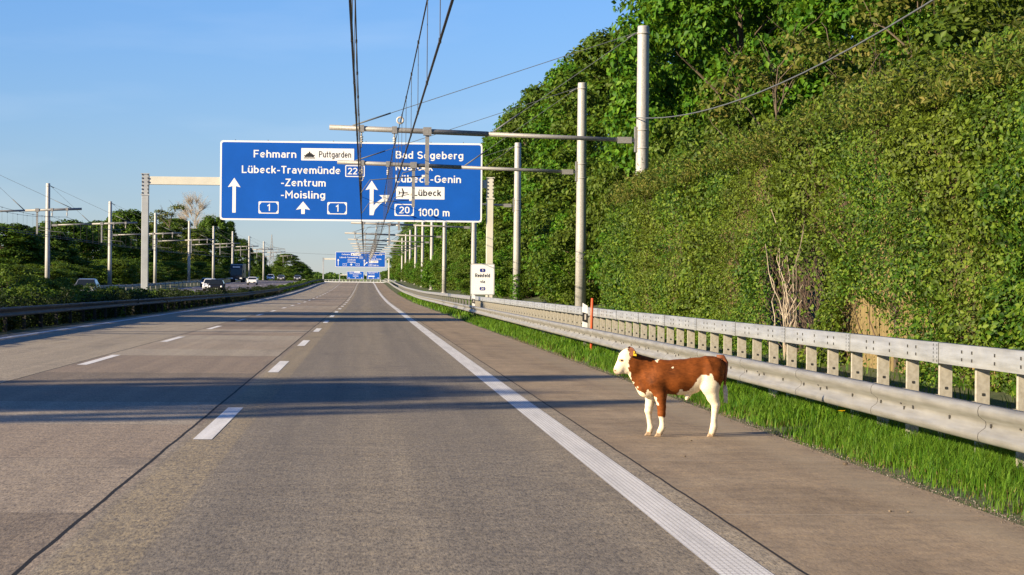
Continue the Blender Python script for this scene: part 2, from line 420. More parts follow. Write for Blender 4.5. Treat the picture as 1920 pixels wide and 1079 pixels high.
strip('hard_shoulder', [2.42, 4.4], ys_far, m['shoulder'], .0)
strip('opposite_road', [-27.6, -21, -14.6], ys_far, m['opp'], .30)

mk = MB()
def mark(x, y0, y1, w, step=10.0, zo=.004):
    n = max(1, int(math.ceil((y1-y0)/step)))
    for i in range(n):
        a = y0+(y1-y0)*i/n; b = y0+(y1-y0)*(i+1)/n
        mk.add([(x-w/2, a, E(a)+zo), (x+w/2, a, E(a)+zo), (x+w/2, b, E(b)+zo), (x-w/2, b, E(b)+zo)], [(0,1,2,3)])
mark(2.1, -30, 800, .30); mark(-10.1, -30, 800, .24)
for k in range(-2, 42): mark(-1.62, 23.5+18*k, 29.6+18*k, .19)
for k in range(-2, 42): mark(-5.38, 44.7+18*k, 51.0+18*k, .19)
mo = mk.build('lane_marking', m['line']); mo["kind"] = 'structure'
mk = MB()
for x in (-18.6, -22.6):
    for k in range(8, 50): mark(x, 18*k, 18*k+6, .2, zo=.304)
mark(-26.6, 60, 800, .3, zo=.304); mark(-15.2, 60, 800, .25, zo=.304)
mo = mk.build('opposite_marking', m['line']); mo["kind"] = 'structure'

# ------------------------------------------------------------------ guardrails
def rail_profile(mb, prof, x, y0, y1, seg, mi=0, side=1):
    """open profile [(dx,z)] swept along the road, closed as a thin shell"""
    n = len(prof); ys = np.linspace(y0, y1, int(max(1, round((y1-y0)/seg)))+1)
    vs = []; fs = []
    for y in ys:
        for dx, z in prof: vs.append((x+dx*side, y, z+T(x, y)-.03))
    for i in range(len(ys)-1):
        for j in range(n-1):
            a = i*n+j; fs.append((a, a+1, a+n+1, a+n) if side < 0 else (a, a+n, a+n+1, a+1))
    mb.add(vs, fs, mi, True)
W_FRONT = [(.075, .36), (.02, .362), (.0, .375), (-.005, .40), (.0, .43), (.055, .47), (.065, .50), (.06, .53), (.0, .575), (-.005, .61), (.0, .64), (.02, .655), (.075, .66)]
def closed_box(mb, x0, x1, z0, z1, y0, y1, seg, mi=0):
    rail_profile(mb, [(0, z0), (0, z1), (x1-x0, z1), (x1-x0, z0), (0, z0)], x0, y0, y1, seg, mi)
def dots(mb, x, ys_zs, r, mi):
    for y, z in ys_zs:
        zz = z+T(x, y)-.03
        mb.box(x-.006, x+.01, y-r, y+r, zz-r, zz+r, mi)

guard = empty('guardrail', (0, 0, 0), 'long steel guardrail with box beam over ridged beam behind the calf', 'guardrail')
mb = MB(); closed_box(mb, 5.40, 5.52, .87, 1.06, 8.0, 118, 4.0)
jj = []; dd = []
y = 9.6
while y < 90:
    for z in np.linspace(.89, 1.04, 5): jj += [(y, z), (y+.14, z)]
    for q in (.85, 1.2, 2.0, 2.75, 3.1): dd += [(y+q, 1.0), (y+q, .93)]
    y += 4.0
dots(mb, 5.40, jj, .011, 1); dots(mb, 5.40, dd, .014, 1)
y = 9.55
while y < 80: closed_box(mb, 5.394, 5.525, .866, 1.064, y, y+.24, 1.0); y += 4.0
mb.build('box_beam', [m['beam_steel'], m['bolt']], guard)
mb = MB(); rail_profile(mb, W_FRONT, 5.0, 8.0, 118, 4.0)
dd = []
y = 9.1
while y < 95:
    dd += [(y, .515), (y+.35, .49), (y+.48, .535), (y+1.33, .50), (y+2.66, .50)]; y += 4.0
for (yy, z) in dd:
    zz = z+T(5.0, yy)-.03; mb.box(5.045, 5.07, yy-.016, yy+.016, zz-.016, zz+.016, 1)
y = 10.6
while y < 80: rail_profile(mb, [(a_-.003, z_) for a_, z_ in W_FRONT], 5.0, y, y+.012, 1.0, 1); y += 4.0
wb = mb.build('ridged_beam', [m['steel'], m['bolt']], guard)
sm_ = wb.modifiers.new("shell", 'SOLIDIFY'); sm_.thickness = .006; sm_.offset = -1
y = 17.84; pm = None
for k in range(76):
    z0 = T(5.54, y)
    if pm is None:
        mb = MB()
        mb.box(-.06, .06, 0, .008, -.25, .87-.02)
        mb.box(-.06, -.052, .008, .06, -.25, .85); mb.box(.052, .06, .008, .06, -.25, .85)
        mb.box(-.012, .012, -.006, 0, .60, .624, 1)
        mb.box(-.42, -.06, .012, .05, .47, .55)
        pm = mb.build('post', [m['post_steel'], m['bolt']], guard); o = pm
    else:
        o = pm.copy(); col.objects.link(o)
    o.location = (5.545, y, z0-.03)
    y += 1.333
# far stretch
guard2 = empty('guardrail', (0, 118, 0), 'far steel guardrail curving along the grass verge towards the crest', 'guardrail')
def local(o): o.matrix_parent_inverse = o.parent.matrix_basis.inverted() if False else Matrix.Translation(-Vector(o.parent.location)); return o
mb = MB(); closed_box(mb, 5.36, 5.5, .87, 1.06, 118, 640, 6.0); local(mb.build('box_beam', m['steel'], guard2))
mb = MB(); rail_profile(mb, W_FRONT, 5.0, 118, 640, 6.0); local(mb.build('ridged_beam', m['steel'], guard2))
pf = None; y = 119.3; k = 0
while y < 380 and k < 66:
    if pf is None:
        mb = MB(); mb.box(-.06, .06, 0, .06, -.25, .87); pf = mb.build('post', m['steel'], guard2); o = pf
    else: o = pf.copy(); col.objects.link(o)
    local(o); o.location = (5.545, y, T(5.54, y)-.03); y += 4.0; k += 1

def plain_rail(name, x, y0, y1, label, side, top=.78, n_posts=60, sp=4.0, mt='steel'):
    g = empty(name, (x, y0, T(x, y0)), label, 'guardrail')
    mb = MB(); rail_profile(mb, [(a, z+top-.66) for a, z in W_FRONT], x, y0, y1, 6.0, side=side)
    o = mb.build('ridged_beam', m[mt], g); o.location = -Vector(g.location)
    mo_ = o.modifiers.new("shell", 'SOLIDIFY'); mo_.thickness = .006; mo_.offset = 1
    p0 = None
    for k in range(n_posts):
        y = y0+1+sp*k
        if y > y1: break
        if p0 is None:
            mb = MB(); mb.box(-.06, .06, 0, .06, -.3, top-.03); p0 = mb.build('post', m[mt], g); o = p0
        else: o = p0.copy(); col.objects.link(o)
        o.location = Vector((x+.16*side, y, T(x, y))) - Vector(g.location)
    return g
plain_rail('guardrail', -11.0, 40, 640, 'dark shaded guardrail along the planted central reservation', -1, .82, 70, mt='shade_toned_rail')
plain_rail('guardrail', -29.0, 90, 640, 'pale guardrail on the outer side of the oncoming carriageway', 1, .85, 40, sp=8.0)

# delineators and marker
def delineator(x, y, label):
    z = T(x, y)
    g = empty('delineator_post', (x, y, z), label, 'delineator post')
    mb = MB(); pr = [(-.06, 0), (.06, 0), (.06, 1.06), (-.06, 1.13)]
    mb.prism_y([(-.06, .35), (.06, .35), (.06, 1.09), (-.06, 1.16)], -.03, .04); mb.build('body', m['plastic_white'], g, .008)
    mb = MB(); mb.prism_y([(-.063, .72), (.063, .68), (.063, .90), (-.063, .94)], -.034, .044); mb.build('black_band', m['black'], g)
    mb = MB(); mb.box(-.02, .02, -.038, -.0345, .76, .89); mb.build('reflector', m['insulator'], g)
    mb = MB(); mb.box(-.03, .03, .0, .03, .0, .35); mb.build('bracket', m['steel'], g)
    return g
delineator(5.26, 55.2, 'white delineator post with black band between the rail beams beside orange pole')
delineator(5.26, 112.0, 'small white delineator post on the guardrail below the white route sign')
mb = MB(); z = T(5.2, 53.2)
mb.tube([(0, 0, -.2), (0, 0, .9), (.012, 0, 1.29)], [.035, .033, .03], 10); mk_o = mb.build('marker_pole', m['orange'])
mk_o.location = (5.22, 53.2, z); tag(mk_o, 'thin orange marker pole standing in the guardrail', 'marker pole')

# ------------------------------------------------------------------ lettering and signs
def _arc(cx, cy, rx, ry, a0, a1, n=None):
    n = n or max(3, int(abs(a1-a0)/18))
    return [(cx+rx*math.cos(R(a0+(a1-a0)*i/n)), cy+ry*math.sin(R(a0+(a1-a0)*i/n))) for i in range(n+1)]
_o = _arc(.27, .355, .20, .285, 0, 360, 20)
_u = [[(.07, .71), (.07, .27)]+_arc(.26, .27, .19, .20, 180, 360)+[(.45, .71)], [(.45, .3), (.45, 0)]]
_P = [[(.07, 0), (.07, .93), (.34, .93)]+_arc(.34, .71, .22, .22, 90, -90)+[(.07, .49)]]
GLYPH = {  # stroke lettering in the manner of road signs: (width, centre lines)
 'F': (.56, [[(.07, 0), (.07, .93), (.54, .93)], [(.07, .5), (.47, .5)]]), 'L': (.54, [[(.07, 1), (.07, .07), (.52, .07)]]),
 'T': (.56, [[(0, .93), (.56, .93)], [(.28, .93), (.28, 0)]]), 'Z': (.56, [[(.03, .93), (.50, .93), (.06, .07), (.55, .07)]]),
 'M': (.76, [[(.07, 0), (.07, .95), (.38, .40), (.69, .95), (.69, 0)]]), 'P': (.62, _P), 'R': (.62, _P+[[(.30, .49), (.55, 0)]]),
 'B': (.62, [[(.07, .07), (.07, .93), (.32, .93)]+_arc(.32, .72, .20, .21, 90, -90)+[(.07, .51)], [(.32, .51)]+_arc(.34, .29, .22, .22, 90, -90)+[(.07, .07)]]),
 'S': (.60, [_arc(.30, .71, .23, .22, 25, 270)+_arc(.30, .28, .24, .21, 90, -155)[1:]]),
 'G': (.66, [_arc(.33, .66, .26, .27, 25, 180)+_arc(.33, .34, .26, .27, 180, 360)+[(.59, .48), (.36, .48)]]),
 'a': (.50, [_arc(.26, .47, .17, .17, 150, 0)+[(.43, 0)], [(.43, .41), (.22, .41)]+_arc(.22, .24, .15, .17, 90, 270)+[(.30, .07), (.43, .17)]]),
 'b': (.54, [[(.07, 1), (.07, 0)], _o]), 'd': (.54, [[(.47, 1), (.47, 0)], _o]), 'c': (.46, [_arc(.27, .355, .20, .285, 48, 312)]),
 'e': (.54, [[(.07, .36), (.47, .36)]+_arc(.27, .355, .20, .285, 0, 312)]), 'g': (.54, [_o, [(.47, .71), (.47, -.02)]+_arc(.27, -.02, .20, .18, 0, -140)]),
 'h': (.52, [[(.07, 1), (.07, 0)], [(.07, .40)]+_arc(.26, .44, .19, .20, 180, 0)+[(.45, 0)]]), 'n': (.52, [[(.07, .71), (.07, 0)], [(.07, .40)]+_arc(.26, .44, .19, .20, 180, 0)+[(.45, 0)]]),
 'm': (.78, [[(.07, .71), (.07, 0)], [(.07, .40)]+_arc(.23, .46, .16, .18, 180, 0)+[(.39, 0)], [(.39, .40)]+_arc(.55, .46, .16, .18, 180, 0)+[(.71, 0)]]),
 'i': (.14, [[(.07, .71), (.07, 0)], [(.07, .84), (.07, .99)]]), 'k': (.48, [[(.07, 1), (.07, 0)], [(.43, .71), (.10, .28)], [(.20, .42), (.46, 0)]]),
 'l': (.20, [[(.07, 1), (.07, .14), (.11, .075), (.20, .07)]]), 'o': (.54, [_o]), 'r': (.36, [[(.07, .71), (.07, 0)], [(.07, .40)]+_arc(.25, .45, .18, .19, 180, 62)]),
 's': (.44, [_arc(.22, .51, .16, .13, 20, 270)+_arc(.22, .21, .17, .14, 90, -160)[1:]]), 't': (.36, [[(.15, .95), (.15, .2)]+_arc(.27, .19, .12, .12, 180, 300), [(.0, .64), (.34, .64)]]),
 'u': (.52, _u), 'ü': (.52, _u+[[(.14, .82), (.14, .97)], [(.38, .82), (.38, .97)]]), 'v': (.50, [[(.04, .71), (.25, .04), (.46, .71)]]), 'f': (.34, [[(.13, 0), (.13, .80)]+_arc(.26, .80, .13, .13, 180, 70), [(.0, .62), (.32, .62)]]),
 '-': (.36, [[(.03, .37), (.33, .37)]]), '1': (.36, [[(.03, .72), (.27, .95), (.27, 0)]]), '2': (.57, [_arc(.28, .70, .22, .23, 165, -28)+[(.08, .07), (.54, .07)]]),
 '6': (.58, [_arc(.29, .29, .22, .22, 0, 360, 18), [(.45, .97), (.10, .40)]]), '0': (.56, [_arc(.28, .68, .21, .25, 0, 180)+_arc(.28, .32, .21, .25, 180, 360)+[(.49, .68)]]),
 '5': (.56, [[(.50, .93), (.14, .93), (.11, .50)]+_arc(.27, .32, .23, .25, 128, -150)]), ' ': (.24, [])}
def text_geo(body, wgt):
    vs = []; fs = []; x = 0.0; hw = wgt/2
    for ch in body:
        w, lines = GLYPH[ch]
        for li, pl in enumerate(lines):
            b = len(vs); n = len(pl); closed = n > 3 and math.hypot(pl[0][0]-pl[-1][0], pl[0][1]-pl[-1][1]) < 1e-4
            for i, p in enumerate(pl):
                def dr(a, c): d = math.hypot(c[0]-a[0], c[1]-a[1]) or 1; return ((c[0]-a[0])/d, (c[1]-a[1])/d)
                d0 = dr(pl[i-1], p) if i else (dr(pl[-2], p) if closed else dr(p, pl[1])); d1 = dr(p, pl[i+1]) if i < n-1 else (dr(p, pl[1]) if closed else d0)
                nx, ny = -(d0[1]+d1[1]), d0[0]+d1[0]; L = math.hypot(nx, ny) or 1; nx /= L; ny /= L
                k = hw/max(.45, nx*-d0[1]+ny*d0[0])
                lay = .0016*(li % 3); vs += [(x+p[0]+nx*k, p[1]+ny*k, lay), (x+p[0]-nx*k, p[1]-ny*k, lay)]
            fs += [(b+2*i, b+2*i+1, b+2*i+3, b+2*i+2) for i in range(n-1)]
        x += w+.115
    return vs, fs
def add_text(mb, body, x0, x1, base, cap, y, m_i=0, bold=.0):
    """lettering in the sign's XZ plane: x0..x1 wide, baseline z=base, capital height cap"""
    v, fc = text_geo(body, .145+bold)
    xa = min(p[0] for p in v); xb = max(p[0] for p in v); sx = (x1-x0)/(xb-xa)
    mb.add([(x0+(p[0]-xa)*sx, y-p[2], base+p[1]*cap) for p in v], fc, m_i)
def poly(mb, pts, y, mi=0, thick=0):
    mb.add([(x, y, z) for x, z in pts], [tuple(range(len(pts)))], mi)
def rect(x0, x1, z0, z1): return [(x0, z0), (x1, z0), (x1, z1), (x0, z1)]
def rrect(x0, x1, z0, z1, r, n=4):
    p = []
    for cx, cz, a0 in ((x1-r, z0+r, -90), (x1-r, z1-r, 0), (x0+r, z1-r, 90), (x0+r, z0+r, 180)):
        for i in range(n+1):
            a = R(a0+90*i/n); p.append((cx+r*math.cos(a), cz+r*math.sin(a)))
    return p

KS = 15.7/1755.0
def SX(px): return (px-922.5)*KS
def SZ(py): return (612-py)*KS
def shield(name, x0, x1, y0, y1, txt, parent, hexa=True, tx=None):
    mb = MB(); a, b, c, d = SX(x0), SX(x1), SZ(y1), SZ(y0)
    poly(mb, rrect(a, b, c, d, .06), -.012, 0)
    i = .055
    if hexa:
        w = b-a; h = d-c
        poly(mb, [(a+i+.10*w, c+i), (b-i-.10*w, c+i), (b-i, c+.30*h), (b-i, d-.30*h), (b-i-.10*w, d-i), (a+i+.10*w, d-i), (a+i, d-.30*h), (a+i, c+.30*h)], -.015, 1)
    else:
        poly(mb, rrect(a+i, b-i, c+i, d-i, .03), -.015, 1)
    cx = (a+b)/2; hw = (.085 if len(txt) == 1 else .135*len(txt)+.05)
    add_text(mb, txt, cx-hw, cx+hw, c+.22*(d-c), .56*(d-c), -.018, 0)
    return mb.build(name, [m['white'], m['blue']], parent)
def arrow_up(name, xc, w, y_tip, y_head, y_base, bar, parent):
    mb = MB(); c = SX(xc)
    W = w*KS/2; B = bar*KS/2
    poly(mb, [(c-B, SZ(y_base)), (c+B, SZ(y_base)), (c+B, SZ(y_head-6)), (c+W, SZ(y_head)), (c, SZ(y_tip)), (c-W, SZ(y_head)), (c-B, SZ(y_head-6))], -.012)
    # concave polygons: split
    mb = MB()
    poly(mb, [(c-B, SZ(y_base)), (c+B, SZ(y_base)), (c+B, SZ(y_head-8)), (c-B, SZ(y_head-8))], -.012)
    poly(mb, [(c-W, SZ(y_head)), (c, SZ(y_head-10)), (c, SZ(y_tip))], -.0125)
    poly(mb, [(c, SZ(y_head-10)), (c+W, SZ(y_head)), (c, SZ(y_tip))], -.0125)
    return mb.build(name, m['white'], parent)
def ship(mb, x0, x1, zb, h, y, mi):
    w = x1-x0
    poly(mb, [(x0, zb+.50*h), (x0+.08*w, zb+.25*h), (x0+.88*w, zb+.25*h), (x1, zb+.55*h)], y, mi)
    poly(mb, rect(x0+.18*w, x0+.82*w, zb+.5*h, zb+.66*h), y-.001, mi)
    poly(mb, rect(x0+.30*w, x0+.70*w, zb+.66*h, zb+.80*h), y-.001, mi)
    poly(mb, rect(x0+.44*w, x0+.56*w, zb+.80*h, zb+1.0*h), y-.001, mi)
    for k in range(2):
        z = zb+.02*h+k*.11*h
        for q in range(6):
            a = x0+w*q/6; b = x0+w*(q+1)/6; zz = z+(.03*h if q % 2 else 0); z2 = z+(0 if q % 2 else .03*h)
            poly(mb, [(a, zz), (b, z2), (b, z2+.06*h), (a, zz+.06*h)], y, mi)
def plane_sym(mb, x0, x1, zc, h, y, mi):
    w = x1-x0
    poly(mb, [(x0, zc-.035*h), (x0+.9*w, zc-.06*h), (x1, zc), (x0+.9*w, zc+.06*h), (x0, zc+.035*h)], y, mi)
    poly(mb, [(x0+.60*w, zc), (x0+.42*w, zc), (x0+.28*w, zc+.5*h), (x0+.38*w, zc+.5*h)], y-.001, mi)
    poly(mb, [(x0+.42*w, zc), (x0+.60*w, zc), (x0+.38*w, zc-.5*h), (x0+.28*w, zc-.5*h)], y-.001, mi)
    poly(mb, [(x0+.14*w, zc), (x0+.03*w, zc), (x0-.04*w, zc+.22*h), (x0+.03*w, zc+.22*h)], y-.001, mi)
    poly(mb, [(x0+.03*w, zc), (x0+.14*w, zc), (x0+.03*w, zc-.22*h), (x0-.04*w, zc-.22*h)], y-.001, mi)

def direction_sign(loc, label, dist, group):
    g = empty('direction_sign', loc, label, 'direction sign', group)
    X0, X1, Z1 = SX(45), SX(1800), SZ(80)
    mb = MB(); mb.box(X0+.02, X1-.02, .003, .12, .02, Z1-.02); mb.build('back_panel', m['panel_back'], g)
    mb = MB(); poly(mb, rrect(X0, X1, 0, Z1, .18), 0, 0); mb.build('frame', m['white'], g)
    mb = MB(); poly(mb, rrect(X0+.10, X1-.10, .10, Z1-.10, .12), -.006, 0); mb.build('face', m['blue'], g)
    y = -.012
    cap = 50*KS
    mb = MB(); add_text(mb, 'Fehmarn', SX(268), SX(552), SZ(192), cap, y); mb.build('lettering', m['white'], g)
    mb = MB(); add_text(mb, 'Lübeck-Travemünde', SX(190), SX(848), SZ(297), cap, y); mb.build('lettering', m['white'], g)
    mb = MB(); add_text(mb, '-Zentrum', SX(452), SX(750), SZ(382), cap, y); mb.build('lettering', m['white'], g)
    mb = MB(); add_text(mb, '-Moisling', SX(452), SX(748), SZ(463), cap, y); mb.build('lettering', m['white'], g)
    mb = MB(); add_text(mb, 'Bad Segeberg', SX(1217), SX(1672), SZ(188), cap, y); mb.build('lettering', m['white'], g)
    mb = MB(); add_text(mb, 'Rostock', SX(1217), SX(1468), SZ(267), cap, y); mb.build('lettering', m['white'], g)
    mb = MB(); add_text(mb, 'Lübeck-Genin', SX(1215), SX(1657), SZ(348), cap, y); mb.build('lettering', m['white'], g)
    mb = MB(); add_text(mb, dist, SX(1370), SX(1582 if len(dist) > 5 else 1560), SZ(573), cap, y); mb.build('lettering', m['white'], g)
    mb = MB(); poly(mb, rect(SX(585), SX(938), SZ(208), SZ(126)), -.012); fp = mb.build('ferry_panel', m['white'], g)
    mb = MB(); ship(mb, SX(603), SX(677), SZ(197), 48*KS, -.016, 0); mb.build('ferry_symbol', m['black'], fp)
    mb = MB(); add_text(mb, 'Puttgarden', SX(703), SX(918), SZ(187), 42*KS, -.016, 0, .0); mb.build('lettering', m['black'], fp)
    mb = MB(); poly(mb, rect(SX(1222), SX(1547), SZ(460), SZ(377)), -.012); ap = mb.build('airport_panel', m['white'], g)
    mb = MB(); plane_sym(mb, SX(1240), SX(1303), SZ(418), 62*KS, -.016, 0); mb.build('airplane_symbol', m['black'], ap)
    mb = MB(); add_text(mb, 'Lübeck', SX(1338), SX(1525), SZ(438), 44*KS, -.016, 0, .002); mb.build('lettering', m['black'], ap)
    shield('route_shield', 880, 1010, 237, 315, '226', g, False)
    shield('route_shield', 303, 437, 486, 567, '1', g)
    shield('route_shield', 762, 893, 486, 567, '1', g)
    shield('route_shield', 1212, 1342, 493, 573, '20', g)
    arrow_up('arrow', 140, 85, 330, 393, 563, 23, g)
    arrow_up('arrow', 600, 95, 483, 540, 567, 24, g)
    a = arrow_up('arrow', 1058, 84, 338, 402, 570, 26, g)
    mb = MB()
    def q(*ps): poly(mb, [(SX(px), SZ(py)) for px, py in ps], -.0122)
    q((1045, 570), (1071, 570), (1080, 535), (1058, 520)); q((1058, 520), (1080, 535), (1110, 500), (1092, 484)); q((1092, 484), (1110, 500), (1150, 470), (1136, 452))
    q((1108, 436), (1180, 433), (1150, 496), (1143, 461))
    mb.build('branch', m['white'], a)
    for k in range(8):
        mb = MB(); x = X0+.9+k*1.95; mb.box(x-.02, x+.02, .03, .07, Z1-.02, Z1+.06); mb.build('lifting_eye', m['dark_steel'], g)
    return g

def gantry(y, label, group, xl=-13.15, xr=7.5):
    z = E(y)
    g = empty('sign_gantry', (0, y, z), label, 'sign gantry', group)
    zb = 7.72
    for x in (xl, xr):
        zl = T(x, y)-z
        mb = MB(); mb.box(x-.2, x+.2, -.25, .25, zl-.3, zb-.36); c = mb.build('column', m['gantry_grey'] if x < 0 else m['gantry'], g, .015)
        mb = MB(); s = 1 if x < 0 else -1
        mb.box(x-.2, x+.2, -.25, .25, zb-.36, zb+.36)
        for k in range(6):
            q = zb-.75+k*.22
            for dx in (-.17, .17): mb.box(x+dx-.035, x+dx+.035, -.285, -.25, q-.04, q+.04, 1)
        mb.box(x-.26, x+.26, -.28, -.2505, zb-.9, zb-.82); mb.box(x-.26, x+.26, -.28, -.2505, zb+.36, zb+.42)
        mb.build('corner_joint', [m['gantry_grey'] if x < 0 else m['gantry'], m['dark_steel']], c)
    mb = MB(); mb.box(xl+.203, xr-.203, -.22, .22, zb-.24, zb+.24); mb.build('beam', m['gantry'], g, .015)
    return g
GY = 140.0
gantry(GY, 'cream steel portal gantry carrying the large blue motorway sign', 'gantries over the carriageway')
direction_sign((SX(922.5)+(-.85), GY-.42, 5.40), 'large blue overhead direction sign reading 1000 m', '1000 m', 'blue overhead signs')
gantry(735, 'distant cream gantry holding the smaller looking blue sign over the crest', 'gantries over the carriageway')
direction_sign((-.85-.6, 735-.42, 7.25), 'distant blue overhead direction sign reading 500 m', '500 m', 'blue overhead signs')

# third gantry beyond the crest
g3 = gantry(1200, 'farthest pale gantry with two small blue signs in front of the overpass', 'gantries over the carriageway', -13.0, 8.0)
def far_sign(x0, x1, z0, z1, lines, label, shieldbox):
    g = empty('direction_sign', ((x0+x1)/2, 1199.5, z0), label, 'direction sign', 'blue overhead signs')
    w = x1-x0; h = z1-z0
    mb = MB(); mb.box(-w/2+.02, w/2-.02, .003, .12, .02, h-.02); mb.build('back_panel', m['panel_back'], g)
    mb = MB(); poly(mb, rect(-w/2, w/2, 0, h), 0); mb.build('frame', m['white'], g)
    mb = MB(); poly(mb, rect(-w/2+.1, w/2-.1, .1, h-.1), -.01); mb.build('face', m['blue'], g)
    for (t, a, b, zz) in lines: mb = MB(); add_text(mb, t, -w/2+a*w, -w/2+b*w, zz*h, .45, -.02); mb.build('lettering', m['white'], g)
    mb = MB(); poly(mb, rect(-w/2+shieldbox[0]*w, -w/2+shieldbox[1]*w, shieldbox[2]*h, shieldbox[3]*h), -.02); mb.build('white_panel', m['white'], g)
    for q in (.12, .5, .88):
        mb = MB(); cx = -w/2+q*w
        poly(mb, [(cx-.35, .55), (cx, .25), (cx+.35, .55)], -.02); poly(mb, rect(cx-.12, cx+.12, .55, .85), -.02); mb.build('arrow', m['white'], g)
    return g
far_sign(-9.2, -.6, 4.7, 8.6, [('Lübeck-Travemünde', .14, .86, .66), ('-Zentrum', .33, .68, .48), ('-Moisling', .33, .68, .30), ('Fehmarn', .1, .38, .84)], 'tiny blue sign in the centre of the farthest gantry', (.42, .78, .84, .96))
far_sign(1.0, 7.6, 4.7, 8.6, [('Rostock', .15, .6, .66), ('Bad Segeberg', .12, .85, .84)], 'tiny blue sign at the right end of the farthest gantry', (.1, .6, .3, .45))

# overpass
ob = empty('overpass_bridge', (0, 1350, 0), 'low concrete overpass crossing the motorway beyond the crest', 'bridge')
mb = MB(); mb.box(-70, 60, -4, 4, 1.9, 3.2); mb.build('deck', m['concrete'], ob)
mb = MB(); mb.box(-70, 60, -4.3, -4.01, 2.9, 3.5); mb.build('parapet', m['white'], ob)
mb = MB()
for k in range(66): mb.box(-69+k*2, -68.88+k*2, -4.2, -4.1, 3.503, 4.5)
mb.box(-70, 60, -4.22, -4.08, 4.503, 4.6); mb.box(-70, 60, -4.2, -4.12, 3.98, 4.03); mb.build('railing', m['white'], ob)
for x in (-28, -12.5, 6.5):
    mb = MB(); mb.box(x-.5, x+.5, -3, 3, -4, 1.897); mb.build('pier', m['concrete'], ob)

# white route sign
g = empty('route_sign', (6.28, 124, T(6.28, 124)), 'white rectangular sign reading Reinfeld via on posts behind the guardrail', 'road sign')
mb = MB(); poly(mb, rrect(-.65, .65, .98, 2.66, .08), -.002); mb.build('frame', m['panel_back'], g)
mb = MB(); mb.box(-.6, .6, 0, .03, 1.03, 2.61); mb.build('back_panel', m['panel_back'], g)
mb = MB(); poly(mb, rrect(-.60, .60, 1.03, 2.61, .05), -.006); mb.build('face', m['white'], g)
mb = MB(); add_text(mb, 'Reinfeld', -.40, .40, 1.93, .20, -.012, 0, .03); add_text(mb, 'via', -.13, .13, 1.62, .17, -.012, 0, 0.0); mb.build('lettering', m['black'], g)
for zz, t, hw in ((2.30, '1', .035), (1.32, '20', .085)):
    mb = MB(); h = .19; w = .30
    poly(mb, [(-w/2+.04, zz-h/2), (w/2-.04, zz-h/2), (w/2, zz-h/4), (w/2, zz+h/4), (w/2-.04, zz+h/2), (-w/2+.04, zz+h/2), (-w/2, zz+h/4), (-w/2, zz-h/4)], -.012, 0)
    add_text(mb, t, -hw, hw, zz-.055, .11, -.016, 1, .005); mb.build('route_shield', [m['shield'], m['white']], g)
for x in (-.33, .33):
    mb = MB(); mb.tube([(x, .06, -.3), (x, .06, 2.55)], .038, 10); mb.build('post', m['steel'], g)

